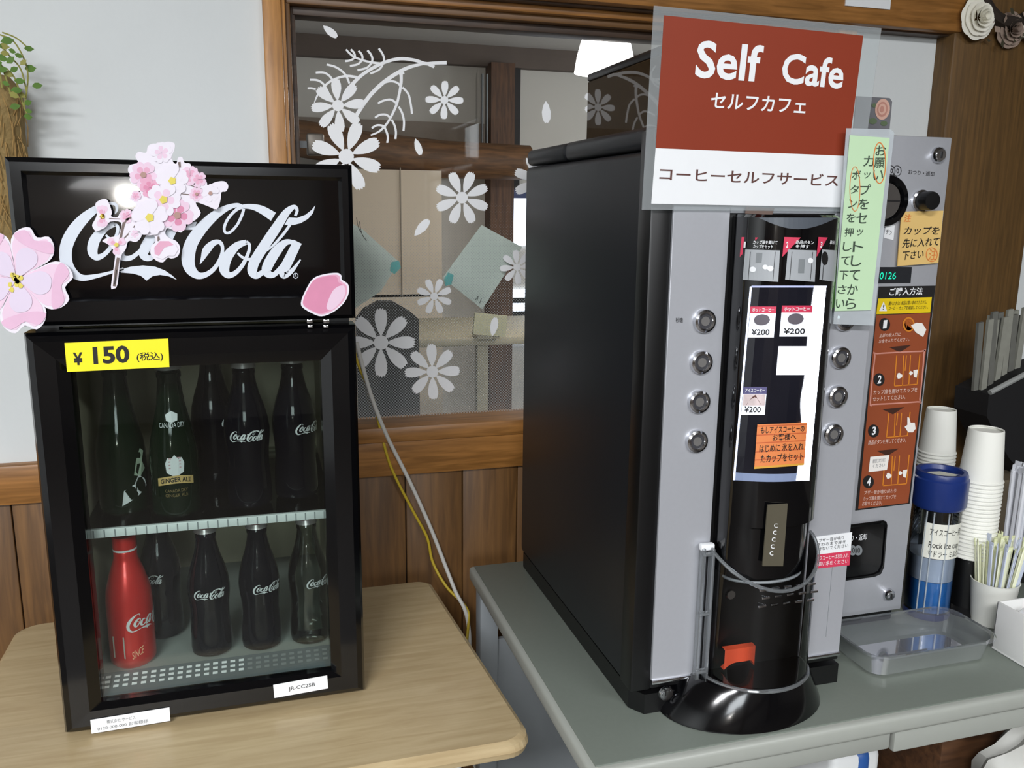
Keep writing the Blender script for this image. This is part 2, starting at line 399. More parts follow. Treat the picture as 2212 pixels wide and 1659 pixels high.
for s_ in ([(1585, 270, 38), (1450, 275, 34), (1360, 280, 36), (1250, 245, 34), (1100, 228, 34), (950, 260, 34), (800, 330, 34), (680, 410, 36), (580, 510, 38), (500, 620, 34)],
           [(1380, 285, 25), (1455, 315, 32)],
           [(1345, 280, 26), (1200, 315, 36), (1080, 370, 40), (930, 470, 42), (800, 590, 42), (700, 720, 42), (600, 880, 40)],
           [(1105, 380, 34), (1105, 480, 32), (1085, 600, 28), (1050, 730, 26), (970, 890, 24), (880, 990, 22), (785, 1035, 16)],
           [(1090, 370, 60), (1140, 385, 10)],
           [(900, 285, 28), (800, 268, 24), (720, 250, 22), (620, 215, 22), (560, 170, 20), (525, 130, 20)],
           [(640, 425, 28), (540, 410, 26), (440, 430, 24), (340, 480, 24), (260, 560, 22), (215, 630, 18), (190, 695, 8)]):
    kk[0] += 1; stroke(b, s_, zm, CLING)
for s_ in ([(925, 480), (1000, 465), (1060, 480), (1095, 510)], [(1120, 530), (1180, 600), (1205, 700), (1220, 810)], [(860, 700), (920, 670), (1000, 660), (1060, 705)],
           [(1080, 735), (1115, 800), (1135, 890), (1130, 990)], [(830, 850), (880, 820), (950, 820), (1000, 860)], [(1005, 870), (1035, 930), (1050, 1000), (1045, 1075)],
           [(795, 960), (850, 930), (910, 935), (940, 960)], [(935, 960), (955, 1010), (965, 1060), (958, 1115)], [(575, 130), (610, 170), (615, 215), (570, 245), (515, 255)],
           [(655, 145), (690, 185), (695, 235), (650, 285), (565, 305)], [(750, 140), (790, 190), (800, 250), (750, 320), (645, 350)],
           [(870, 120), (910, 180), (925, 240), (900, 310), (860, 350), (780, 385)], [(320, 290), (400, 310), (470, 350), (520, 400), (545, 450), (560, 490)],
           [(205, 375), (290, 375), (350, 410), (380, 450)], [(145, 450), (220, 455), (280, 490), (330, 570), (340, 610)], [(120, 540), (160, 540), (205, 550)]):
    kk[0] += 1; stroke(b, s_, zm, CLING, w=22)
tag(b.obj('branch_cling'), 'white curved branch cling with curling twigs, upper left of the window', 'window decal')

# papers hanging on the far side of the pane
GP = mat('pale_green_paper', S(196, 208, 198), .6, noise=.04, nscale=20); TEAL = mat('teal_tape', S(96, 178, 174), .4, noise=.1)
def pane_sheet(name, pts, tape, lab, marks=()):
    b = MB(); q = lambda px, py, o=0: P(px, py, 1, YG+.012-o)
    b.poly([q(*p) for p in pts], GP, (0, 1, 0), .0006)
    for s_ in marks: stroke(b, s_, lambda x, y: q(x, y, .0006), INK, w=1.2)
    o = tag(b.obj(name), lab, 'paper')
    t = MB().poly([q(*p, .001) for p in tape], TEAL, (0, -1, 0), .0004); t.obj('tape', o)
pane_sheet('hanging_paper', [(1040, 486), (1128, 534), (1042, 668), (956, 600)], [(968, 588), (980, 594), (975, 614), (962, 618), (959, 604)], 'pale green paper with teal tape hanging behind the window, right of centre', [[(1027, 648), (1033, 640), (1030, 650)], [(1040, 645), (1036, 655)]])
pane_sheet('hanging_paper', [(735, 468), (784, 496), (862, 566), (822, 630), (764, 668), (700, 600)], [(846, 566), (862, 563), (866, 578), (852, 592), (842, 584)], 'pale green paper with faded teal tape behind the window, partly hidden by the fridge', [[(770, 470), (774, 490), (780, 502)], [(776, 478), (782, 505), (792, 520)]])

# ------------------------------------------------------------------ room beyond the pane
FW = mat('far_plaster', S(196, 192, 184), .85, noise=.03, nscale=6); FB = mat('far_beam', S(92, 80, 72), .7, noise=.15, nscale=10)
YF = 4.5
def fq(b, x0, y0, x1, y1, m, y=YF, th=.05):
    a = P(x0, y0, 1, y); c = P(x1, y1, 1, y); b.box((a.x, y, c.z), (c.x, y+th, a.z), m)
b = MB().box((-3, YF, 0), (4.5, YF+.1, 2.4), FW); struct(b, 'wall_far')
b = MB().box((-3, 1.58, 2.13), (4.5, YF, 2.2), mat('far_ceiling', S(196, 192, 186), .8, noise=.05)); struct(b, 'ceiling_far')
b = MB()
b.box((-3, YF-.06, 2.03), (4.5, YF, 2.13), FB); b.box((-3, YF-.02, 1.655), (1.16, YF, 1.75), mat('far_rail', S(132, 120, 108), .7, noise=.08))
b.box((1.17, YF-.12, 0), (1.295, YF, 2.04), wood('far_post', S(70, 46, 30), S(100, 68, 44), .6, (20, 20, 2), 4)); b.box((1.30, YF-.05, 1.42), (1.345, YF, 2.03), INK)
struct(b, 'trim_6')
b = MB()
for x in (1.118, 1.142): b.box((x, YF-.14, 1.55), (x+.006, YF-.12, 1.98), STEELG)
struct(b, 'trim_7')
# bright window with blind
b = MB(); a = P(1098, 428, 1, YF); c = P(1260, 735, 1, YF)
DAY = mat('daylight_pane', S(235, 242, 255), .5, emit=S(226, 238, 255), es=2.2, noise=.02)
a2 = P(1098, 530, 1, YF)
b.box((a.x, YF-.02, a2.z), (c.x, YF-.012, a.z), DAY); b.box((a.x, YF-.02, c.z), (c.x, YF-.012, P(1098, 625, 1, YF).z), DAY)
b.box((a.x-.03, YF-.04, c.z-.03), (a.x, YF, a.z+.03), STEELG); b.box((a.x-.03, YF-.05, a.z), (c.x, YF, a.z+.05), mat('blue_blind_rail', S(60, 70, 110), .5, noise=.1))
z = c.z
while z < P(1098, 625, 1, YF).z: b.box((a.x, YF-.05, z), (c.x, YF-.03, z+.028), INK); z += .075
struct(b, 'window_4')
b = MB().tube([P(640, 298, 1, 4.2), P(800, 325, 1, 4.2), P(960, 345, 1, 4.2), P(1142, 352, 1, 4.2)], [.085, .085, .09, .085], wood('log_bark', S(86, 60, 38), S(122, 86, 54), .6, (2, 14, 14), 4), 14)
tag(b.obj('log_beam'), 'thick brown log beam running level behind the window', 'beam')
b = MB(); fq(b, 650, 362, 955, 640, mat('beige_cabinet', S(206, 190, 168), .6, noise=.03), 4.1, .3); fq(b, 866, 362, 868, 640, mat('door_gap', S(150, 138, 122), .6), 4.095, .01)
z0 = P(650, 640, 1, 4.1).z; b.box((P(650, 640, 1, 4.1).x, 4.1, 0), (P(955, 640, 1, 4.1).x, 4.4, z0), mat('beige_cabinet', S(206, 190, 168), .6))
tag(b.obj('cabinet'), 'beige cupboard against the far wall, seen through the window below the log', 'cabinet')
LAMPW = mat('lamp_shade_glow', S(245, 245, 248), .4, emit=S(255, 252, 248), es=3.0, noise=.01)
def pendant(c, r, h, label):
    t = thing('pendant_lamp', label, 'lamp', c)
    s_ = MB().lathe([(.02, h), (r*.72, h), (r*.80, h*.85), (r*.92, h*.45), (r, 0), (r*.97, 0), (r*.88, h*.45), (r*.7, h*.9)], LAMPW, c, 40); s_.obj('lamp_shade', t)
    MB().tube([(c[0], c[1], c[2]+h), (c[0], c[1], 2.13 if c[1] > 1.6 else 2.5)], .006, WHITE).obj('cord', t)
    MB().lathe([(.001, h*.28), (.03, h*.34), (.035, h*.5), (.02, h*.8), (.001, h*.82)], LAMPW, c, 16).obj('bulb', t)
    l = bpy.data.lights.new('bulb_light', 'POINT'); l.energy = 14; l.color = (1, .96, .9); l.shadow_soft_size = .05
    o = bpy.data.objects.new('bulb_light', l); COL.objects.link(o); o.location = (c[0], c[1], c[2]-.03)
lc = P(1306, 158, 1, 2.7); pendant(tuple(lc), .098, .112, 'glowing white bowl pendant lamp behind the window, above the bean hopper')
pendant((-.66, -3.1, 1.40), .29, .05, 'white bowl pendant lamp mirrored in the fridge header')
# furniture seen dimly through the film
BEI = mat('pale_desk_wood', S(186, 176, 150), .5, noise=.05)
t = thing('office_desk', 'pale desk with a straight leg, dim behind the dotted lower window', 'desk', (1.0, 3.0, 0))
a = P(870, 712, 1, 3.0); c = P(1100, 727, 1, 3.0); zt = c.z
MB().box((a.x, 3.0, zt-.03), (c.x+.5, 3.6, zt), BEI, .004).obj('desk_top', t)
x = P(1046, 727, 1, 3.0).x; MB().box((x-.02, 3.02, 0), (x+.02, 3.06, zt-.03), BEI).obj('leg', t); MB().box((a.x+.01, 3.5, 0), (a.x+.05, 3.56, zt-.03), BEI).obj('leg', t); MB().box((c.x+.44, 3.5, 0), (c.x+.48, 3.56, zt-.03), BEI).obj('leg', t)
t = thing('office_chair', 'dark chair with a curved back, dim behind the lower window', 'chair', (.62, 2.6, 0))
b = MB(); pts = [P(*q, 1, 2.6) for q in ((772, 690), (790, 668), (820, 652), (850, 652), (885, 672), (905, 690))]; lo = [Vector((p.x, 2.6, pts[0].z-.32)) for p in pts]
b.poly([tuple(p) for p in pts]+[tuple(p) for p in reversed(lo)], mat('chair_cloth', S(58, 56, 54), .8, noise=.1), (0, 1, 0), .05); b.obj('backrest', t)
cx = (pts[0].x+pts[-1].x)/2; b = MB().box((cx-.22, 2.2, .42), (cx+.22, 2.6, .48), mat('chair_cloth', S(58, 56, 54), .8), .02); b.obj('seat', t)
MB().tube([(cx, 2.4, .42), (cx, 2.4, .0)], .03, MBLACK).obj('pedestal', t); MB().box((cx-.03, 2.6, .46), (cx+.03, 2.66, pts[0].z-.1), MBLACK).obj('back_bar', t)
b = MB(); q = quad((1022, 722), (1092, 728), (1026, 676), 2.95); b.poly([q(0, 0), q(1, 0), q(1, 1), q(0, 1)], mat('yellowed_paper', S(196, 192, 158), .6, noise=.05), (0, 1, 0), .012); b.box((q(0, 0).x+.02, 2.962, zt), (q(1, 0).x-.02, 3.05, zt+.012), BEI)
tag(b.obj('desk_slip'), 'pale yellow slip standing on the desk behind the window, right of the chair', 'paper')

# ================================================================== wooden table
ZT = .70; ZD = .72
t = thing('wooden_table', 'small pale beech table with rounded corners under the black fridge', 'table', (-.05, 1.1, 0))
out = []
cor = [(.290, .868, .03), (.258, 1.349, .02), (-.372, 1.349, .03), (-.372, .868, .03)]
for i, (x, y, r) in enumerate(cor):
    a0 = (-PI/2, 0, PI/2, PI)[i]; sx = (-1, -1, 1, 1)[i]; sy = (1, -1, -1, 1)[i]
    for k in range(8): a = a0+PI/2*k/7; out.append((x+sx*r+r*math.cos(a), y+sy*r+r*math.sin(a)))
def inset(o, d):
    cx = sum(p[0] for p in o)/len(o); cy = sum(p[1] for p in o)/len(o)
    return [(p[0]-d*(1 if p[0] > cx else -1), p[1]-d*(1 if p[1] > cy else -1)) for p in o]
b = MB(); lay = [(.008, -.024), (.002, -.020), (0, -.012), (.002, -.004), (.008, 0)]
ring(b, [[(p[0], p[1], ZT+dz) for p in inset(out, d)] for d, dz in lay], TABLEW)
b.add([(p[0], p[1], ZT) for p in inset(out, .008)], [tuple(range(len(out)))], TABLEW); b.add([(p[0], p[1], ZT-.024) for p in inset(out, .008)], [tuple(range(len(out)))], TABLEW)
b.obj('tabletop', t)
for x, y in ((.205, .945), (.205, 1.30), (-.33, 1.30), (-.33, .945)): MB().tube([(x, y, 0), (x, y, ZT-.025)], .0125, WHITE, 14).obj('leg', t)
MB().box((-.33, 1.29, .62), (.205, 1.31, .676), WHITE, .002).obj('apron', t)

# ================================================================== black drinks fridge
FX0, FX1, FY, FZ0, FZ1 = -.246, .108, 1.017, .704, 1.367
fr = thing('drinks_fridge', 'black glass-door drinks fridge standing on the pale wooden table', 'refrigerator', (-.07, 1.23, ZT))
b = MB(); SH = mat('fridge_side_black', S(16, 16, 18), .3, noise=.1)
b.box((FX0+.004, 1.06, .71), (FX0+.028, 1.425, FZ1-.002), SH).box((FX1-.028, 1.06, .71), (FX1-.004, 1.425, FZ1-.002), SH)
b.box((FX0+.028, 1.06, .71), (FX1-.028, 1.425, .728), SH).box((FX0+.028, 1.06, 1.185), (FX1-.028, 1.425, FZ1-.002), SH).box((FX0+.028, 1.40, .728), (FX1-.028, 1.425, 1.185), SH)
b.obj('cabinet', fr)
LIN = mat('liner_olive_grey', S(186, 180, 156), .6, noise=.06)
b = MB(); x0, x1, y0, y1, z0, z1 = FX0+.029, FX1-.029, 1.074, 1.398, .745, 1.183
b.add([(x0, y0, z0), (x1, y0, z0), (x1, y1, z0), (x0, y1, z0), (x0, y0, z1), (x1, y0, z1), (x1, y1, z1), (x0, y1, z1)], [(3, 2, 6, 7), (0, 3, 7, 4), (1, 2, 6, 5), (4, 5, 6, 7)], LIN)
b.add([(x0, y0, z0), (x1, y0, z0), (x1, y1, z0), (x0, y1, z0)], [(0, 1, 2, 3)], mat('liner_floor_grey', S(150, 156, 152), .35, noise=.04))
b.obj('liner', fr)
# slotted sill inside the door
b = MB(); GR = mat('sill_grey', S(96, 104, 108), .25, noise=.08); b.add([(x0, 1.076, z0+.002), (x1, 1.076, z0+.002), (x1, 1.038, z0-.008), (x0, 1.038, z0-.008)], [(0, 1, 2, 3)], GR)
for k in range(26):
    xx = x0+.012+k*.0105
    for j in range(3): y = 1.050+.008*j; z = z0-.008+(y-1.038)*.263+.0006; b.add([(xx, y, z), (xx+.006, y, z), (xx+.006, y+.004, z+.00105), (xx, y+.004, z+.00105)], [(0, 1, 2, 3)], STEELG if k > 15 else WHITE)
b.obj('vent_sill', fr)
WIRE = mat('shelf_white_wire', S(206, 212, 212), .4, noise=.03)
zs = .940; b = MB().box((x0+.002, 1.070, zs-.004), (x1-.002, 1.390, zs), glass('shelf_glass', (.86, .9, .88, 1), .03)); shf = b.obj('glass_shelf', fr)
b = MB().box((x0+.006, 1.064, zs-.011), (x1-.003, 1.070, zs), WIRE, .001)
for k in range(24): xx = x0+.014+k*.0117; b.box((xx-.0006, 1.0632, zs-.010), (xx+.0006, 1.0642, zs-.001), STEELG)
b.obj('shelf_lip', shf)
def rl(x0, x1, z0, z1, y): return [(x0, y, z0), (x1, y, z0), (x1, y, z1), (x0, y, z1)]
# header sign box
b = MB(); hz0, hz1 = 1.191, FZ1
ring(b, [rl(FX0, FX1, hz0, hz1, 1.062), rl(FX0, FX1, hz0, hz1, FY+.006), rl(FX0+.005, FX1-.005, hz0+.005, hz1-.005, FY), rl(FX0+.015, FX1-.012, hz0+.026, hz1-.014, FY),
         rl(FX0+.019, FX1-.016, hz0+.030, hz1-.018, FY+.005)], BLACK)
b.obj('header_frame', fr)
b = MB().box((FX0+.018, FY+.0048, hz0+.029), (FX1-.015, FY+.012, hz1-.017), mat('sign_black_gloss', S(6, 6, 8), .06, coat=.5, noise=.1)); b.obj('sign_panel', fr)
# lettering of the sign, pen strokes
LOGO = [[(490, 200, 8), (505, 160, 22), (495, 122, 24), (450, 112, 24), (400, 122, 30), (330, 160, 58), (230, 240, 88), (140, 350, 105), (88, 470, 106), (88, 590, 100), (140, 680, 78), (220, 725, 52), (330, 712, 36), (450, 682, 24), (560, 650, 24)],
        [(1555, 150, 22), (1520, 130, 30), (1480, 128, 36), (1400, 155, 52), (1300, 220, 78), (1200, 320, 96), (1120, 440, 106), (1092, 560, 110), (1110, 650, 92), (1170, 705, 60), (1240, 698, 44), (1310, 645, 36), (1360, 560, 30), (1376, 480, 28), (1352, 432, 34), (1300, 440, 50), (1245, 495, 66), (1215, 560, 36), (1190, 612, 4)],
        [(1795, 222, 78), (1700, 165, 66), (1620, 140, 46), (1540, 140, 34), (1480, 172, 26), (1420, 240, 24), (1390, 310, 24), (1400, 352, 22), (1440, 348, 22), (1495, 290, 22), (1535, 210, 24), (1552, 150, 24)],
        [(1975, 215, 22), (1990, 170, 26), (1965, 140, 34), (1900, 190, 62), (1820, 310, 80), (1720, 460, 85), (1640, 590, 85), (1622, 670, 80), (1660, 705, 56), (1730, 660, 30)],
        [(1715, 525, 6), (1800, 450, 20), (1880, 360, 24), (1940, 275, 22)]]
O_ = [[(1575, 430, 40), (1490, 465, 64), (1410, 560, 88), (1390, 650, 85), (1422, 702, 56), (1480, 685, 40), (1540, 620, 34), (1588, 520, 28), (1598, 455, 26), (1570, 430, 30)], [(1500, 520, 16), (1540, 556, 22), (1600, 572, 22), (1650, 548, 16)]]
A_ = [[(1985, 440, 26), (1900, 432, 50), (1820, 505, 82), (1750, 620, 86), (1742, 680, 74), (1790, 702, 46), (1850, 650, 40), (1930, 540, 34)], [(1995, 428, 74), (1930, 560, 80), (1882, 660, 80), (1884, 705, 56), (1945, 668, 36), (2018, 575, 12)]]
C_ = [[(690, 380, 44), (650, 345, 34), (590, 370, 56), (540, 450, 84), (530, 520, 80), (565, 562, 48), (630, 556, 40), (700, 500, 30), (770, 430, 16)]]
sh = lambda ss, dx, dy: [[(x+dx, y+dy, w) for x, y, w in s_] for s_ in ss]
LOGO = LOGO+O_+A_+sh(O_, -1085, -148)+C_+sh(A_, -1012, -140)
POLYS = [[(520, 662), (620, 633), (720, 623), (820, 633), (900, 664), (960, 705), (1000, 742), (930, 712), (860, 701), (800, 712), (750, 748), (700, 708), (640, 690), (540, 682)],
         [(1885, 290), (1922, 228), (1990, 232), (2060, 205), (2110, 165), (2140, 128), (2122, 190), (2080, 240), (2020, 275), (1960, 290)], [(1110, 265), (1165, 265), (1140, 330), (1062, 330)]]
def logo(b, mp, m, n=6, lift=1):
    for k, s_ in enumerate(LOGO): L = Vector((0, -.00005*k*lift, 0)); stroke(b, s_, lambda x, y: mp(x, y)+L, m, n)
    for p_ in POLYS: b.poly([mp(*q) for q in p_], m)
LW = mat('logo_white', S(214, 220, 230), .45, noise=.01)
b = MB(); logo(b, lambda x, y: P(120+x/3.814, 410+y/3.814, 1, FY+.0044), LW, 8)
lm = lambda x, y: P(120+x/3.814, 410+y/3.814, 1, FY+.0044)
disc(b, lambda u, v: lm(1978+u, 708+v), LW, 0, 0, 22, 24, r_in=.8); text(b, 'R', lambda u, v: lm(1969+18*u, 720-24*v), LW)
b.obj('sign_lettering', fr)
# door
b = MB(); dz0, dz1 = FZ0, 1.183; ox0, ox1, oz0, oz1 = -.204, .066, .737, 1.141
ring(b, [rl(FX0, FX1, dz0, dz1, 1.058), rl(FX0, FX1, dz0, dz1, FY+.010), rl(FX0+.003, FX1-.003, dz0+.003, dz1-.003, FY+.004), rl(FX0+.010, FX1-.010, dz0+.009, dz1-.009, FY),
         rl(ox0-.012, ox1+.012, oz0-.006, oz1+.014, FY+.001), rl(ox0, ox1, oz0, oz1, FY+.009), rl(ox0, ox1, oz0, oz1, 1.056), rl(FX0, FX1, dz0, dz1, 1.058)], BLACK)
dr = b.obj('door_frame', fr)
MB().box((ox0, FY+.014, oz0), (ox1, FY+.018, oz1), glass('door_glass', (.90, .94, .92, 1), .02, .0)).obj('door_glass', dr)
b = MB()
for q0, q1 in (((662, 690), (676, 698)), ((698, 690), (712, 698)), ((664, 702), (676, 708)), ((698, 702), (710, 708))):
    a = P(*q0, 1, FY); c = P(*q1, 1, FY); b.box((a.x, FY-.002, c.z), (c.x, FY+.004, a.z), CHROME, .001)
b.obj('hinge', fr)
for x, y in ((FX0+.03, 1.05), (FX1-.03, 1.05), (FX0+.03, 1.39), (FX1-.03, 1.39)): MB().lathe([(.001, 0), (.012, 0), (.012, .012), (.001, .012)], mat('foot_grey', S(150, 150, 150), .5), (x, y, ZT+.0003), 14).obj('foot', fr)
YEL = mat('label_yellow', S(250, 236, 20), .5, noise=.01)
b = MB(); q = quad((144.7, 803.6), (366, 792.8), (139.2, 741), FY-.0012, (363.5, 731.3)); b.poly([q(0, 0), q(1, 0), q(1, 1), q(0, 1)], YEL, (0, 1, 0), .0008)
for s_, r_, bo in (('¥', (.07, .22, .16, .66), .03), ('150', (.26, .22, .61, .83), .035), ('(税込)', (.68, .22, .94, .56), .01)): text(b, s_, sub(q, *r_, lift=UP1), INK, bo)
b.obj('price_label', fr)
b = MB(); q = quad((197.6, 1585), (368, 1557), (195, 1555.7), FY-.0012); b.poly([q(0, 0), q(1, 0), q(1, 1), q(0, 1)], WHITE, (0, 1, 0), .0008)
GI = mat('grey_ink', S(120, 122, 126), .6); text(b, '株式会社 サービス', sub(q, .2, .55, .56, .82, UP1), GI); text(b, '0120-000-000 お客様係', sub(q, .08, .15, .72, .42, UP1), GI)
b.obj('service_label', fr)
b = MB(); q = quad((592.7, 1508), (709, 1487), (590, 1480), FY-.0012); b.poly([q(0, 0), q(1, 0), q(1, 1), q(0, 1)], WHITE, (0, 1, 0), .0008); text(b, 'JR-CC25B', sub(q, .27, .3, .76, .65, UP1), INK)
b.obj('model_label', fr)

# paper blossoms taped to the fridge
PW = mat('petal_white', S(234, 228, 238), .6, noise=.02); PP = mat('petal_pale_pink', S(232, 202, 222), .6, noise=.05, nscale=40); PK = mat('petal_pink', S(226, 168, 194), .6, noise=.08, nscale=50)
PD = mat('petal_deep_pink', S(216, 138, 170), .6, noise=.08, nscale=50); PYE = mat('stamen_yellow', S(222, 206, 90), .6, noise=.15, nscale=80); TWIG = mat('twig_brown', S(120, 104, 100), .7, noise=.1)
def petal(mp, cx, cy, r, a, w, notch=.08):
    sh_ = [(.08, -.05), (.35, -.55*w), (.62, -.9*w), (.85, -.8*w), (.98, -.42*w), (1-notch, 0), (.98, .42*w), (.85, .8*w), (.62, .9*w), (.35, .55*w), (.08, .05)]
    ca, sa = math.cos(a), math.sin(a); return [mp(cx+r*(u*ca-v*sa), cy+r*(u*sa+v*ca)) for u, v in closed(sh_, 3)]
def blossom(b, mpf, cx, cy, r, rot, cols, cen=None, n=5, base=0, w=.48):
    for k in range(n):
        a = math.radians(rot)+2*PI*k/n
        b.poly(petal(mpf(base+.0002*(k+1)), cx, cy, r, a, w), cols[0]); b.poly(petal(mpf(base+.0002*(k+1)+.0001), cx, cy, r*.62, a, w*.8, 0), cols[1])
    if cen: b.add([mpf(base+.0016)(cx+r*.2*math.cos(t_*PI/5)*(1+.25*(t_ % 2)), cy+r*.2*math.sin(t_*PI/5)*(1+.25*(t_ % 2))) for t_ in range(10)], [tuple(range(10))], cen)
YS = FY-.003
z2 = lambda off: (lambda x, y: P(180+x/5.027, 300+y/5.027, 1, YS-off))
OUT = [(700, 80), (760, 50), (840, 65), (900, 30), (985, 45), (990, 110), (960, 190), (975, 250), (1010, 270), (1030, 205), (1075, 200), (1100, 260), (1160, 270), (1190, 350), (1270, 420), (1340, 470), (1350, 510), (1430, 470), (1530, 460), (1575, 510), (1550, 570), (1500, 580), (1490, 660), (1450, 765), (1350, 730), (1220, 690), (1275, 800), (1230, 870), (1180, 900), (1100, 940), (1070, 1015), (1010, 1000), (950, 980), (910, 970), (890, 1030), (940, 1080), (1010, 1110), (1050, 1180), (1030, 1270), (960, 1300), (915, 1290), (865, 1340), (790, 1320), (730, 1250), (735, 1170), (780, 1120), (770, 1050), (700, 1050), (640, 1040), (620, 1080), (570, 1120), (490, 1110), (460, 1200), (405, 1290), (370, 1580), (330, 1625), (300, 1600), (345, 1280), (320, 1200), (260, 1140), (205, 1110), (260, 1075), (340, 1060), (385, 1040), (410, 910), (290, 900), (240, 960), (140, 1000), (95, 940), (130, 870), (150, 800), (130, 710), (170, 670), (240, 650), (280, 700), (310, 800), (300, 840), (370, 850), (400, 800), (460, 780), (520, 790), (580, 710), (500, 660), (530, 610), (610, 580), (630, 500), (540, 500), (500, 440), (520, 400), (485, 350), (500, 290), (560, 270), (600, 260), (565, 190), (600, 140), (680, 150)]
b = MB(); b.poly([z2(0)(*p) for p in closed(OUT, 3)], PW, (0, 1, 0), .0005)
stroke(b, [(335, 1600, 30), (360, 1400, 34), (378, 1290, 30)], z2(.0006), TWIG); stroke(b, [(340, 1580, 10), (360, 1420, 12)], z2(.0008), INK)
for s_ in ([(400, 1100, 26), (420, 1000, 26), (450, 900, 30), (520, 850, 16)], [(410, 1110, 10), (500, 1020, 14), (560, 940, 10)], [(280, 865, 10), (420, 870, 10), (520, 860, 10)], [(1020, 590, 8), (1150, 605, 10), (1230, 610, 8)], [(1120, 490, 8), (1330, 560, 10)], [(1040, 250, 30), (1050, 310, 20)], [(815, 1060, 20), (820, 1110, 30)]): stroke(b, s_, z2(.0005), TWIG)
blossom(b, z2, 850, 150, 120, -100, (PW, PP)); blossom(b, z2, 650, 390, 150, 20, (PP, PK), mat('stamen_brown', S(176, 140, 130), .6)); blossom(b, z2, 720, 530, 110, 40, (PK, PD)); blossom(b, z2, 570, 620, 60, 90, (PP, PK))
blossom(b, z2, 1160, 400, 110, -60, (PP, PK)); blossom(b, z2, 1250, 440, 90, 30, (PP, PK), base=.0002); blossom(b, z2, 1230, 600, 80, 20, (PP, PK), MATS['stamen_brown']); blossom(b, z2, 1380, 590, 100, 40, (PW, PW), MATS['stamen_brown'])
blossom(b, z2, 1020, 830, 180, 10, (PP, PD), MATS['stamen_brown']); blossom(b, z2, 470, 840, 80, 0, (PP, PK)); blossom(b, z2, 560, 1030, 70, 20, (PW, PP))
blossom(b, z2, 965, 455, 180, -20, (PW, PW), PYE, base=.001); blossom(b, z2, 870, 660, 190, 5, (PW, PP), PYE, base=.0018); blossom(b, z2, 720, 855, 200, -18, (PW, PW), PYE, base=.0026)
blossom(b, z2, 205, 840, 120, 80, (PP, PK), PYE, n=2, w=.42); blossom(b, z2, 205, 840, 120, -80, (PP, PK), PYE, n=2, w=.42); blossom(b, z2, 360, 1150, 110, 90, (PP, PK), PYE, n=3, w=.42)
b.poly([z2(.001)(*p) for p in [(760, 1180), (830, 1100), (920, 1100), (1000, 1140), (1030, 1200), (990, 1270), (920, 1270), (860, 1310), (780, 1280)]], PW); b.poly([z2(.0012)(*p) for p in [(770, 1180), (830, 1110), (930, 1110), (980, 1150), (880, 1180), (820, 1270), (775, 1250)]], PK)
tag(b.obj('blossom_spray_cutout'), 'pink and white cherry blossom spray cutout overlapping the white sign lettering', 'paper cutout')
b = MB(); zz = lambda off: (lambda x, y: P(x, y, 1, YS-off)); cxy = (36, 602)
for k in range(5):
    a = math.radians(-64+72*k+(2 if k == 1 else 0)); r = (114, 122, 118, 120, 116)[k]
    b.poly(petal(zz(0), *cxy, r, a, .47, .13), PW, (0, 1, 0), .0005); b.poly(petal(zz(.0002+.0001*k), *cxy, r*.94, a, .44, .16), PP); b.poly(petal(zz(.0009+.0001*k), *cxy, r*.62, a, .37, 0), mat('petal_lilac_white', S(222, 208, 228), .6, noise=.03, nscale=40))
    tip = [(cxy[0]+r*u*math.cos(a)-r*v*math.sin(a), cxy[1]+r*u*math.sin(a)+r*v*math.cos(a)) for u, v in ((.72, -.42), (.9, -.26), (.80, -.02), (.9, .26), (.74, .42), (.66, .2), (.64, -.18))]
    b.poly([zz(.0007+.0001*k)(*p) for p in closed(tip, 3)], mat('petal_tip_pink', S(226, 184, 210), .6, noise=.08, nscale=50))
for k in range(14):
    a = random.uniform(-2.2, 2.2)+.4; r = random.uniform(6, 26); b.add([zz(.002)(cxy[0]-8+r*math.cos(a)+random.uniform(4, 7)*math.cos(j*PI/3), cxy[1]+8+r*math.sin(a)*.8+random.uniform(4, 7)*math.sin(j*PI/3)) for j in range(6)], [tuple(range(6))], PYE)
tag(b.obj('large_blossom_cutout'), 'largest pink five-petal paper blossom, on the left edge of the fridge header', 'paper cutout')
z1 = lambda off: (lambda x, y: P(x/2.765, 280+y/2.765, 1, YS-off)); OP = [(1805, 1060), (1800, 1020), (1830, 950), (1870, 890), (1930, 865), (2010, 855), (2038, 870), (2042, 896), (2080, 925), (2082, 980), (2050, 1040), (1990, 1090), (1920, 1115), (1860, 1095)]
b = MB(); b.poly([z1(0)(*p) for p in closed(OP)], PW, (0, 1, 0), .0005); cc = (1940, 985)
for s_, m_, o_ in ((.92, PK, .0002), (.86, PD, .0003)): b.poly([z1(o_)(cc[0]+(x-cc[0])*s_-(0 if s_ > .9 else 8), cc[1]+(y-cc[1])*s_) for x, y in closed(OP)], m_)
b.poly([z1(.0004)(*p) for p in closed([(1950, 1060), (1990, 960), (2050, 930), (2062, 980), (2030, 1035), (1985, 1075)])], PP)
tag(b.obj('petal_cutout'), 'single deep pink paper petal at the right of the fridge header', 'paper cutout')

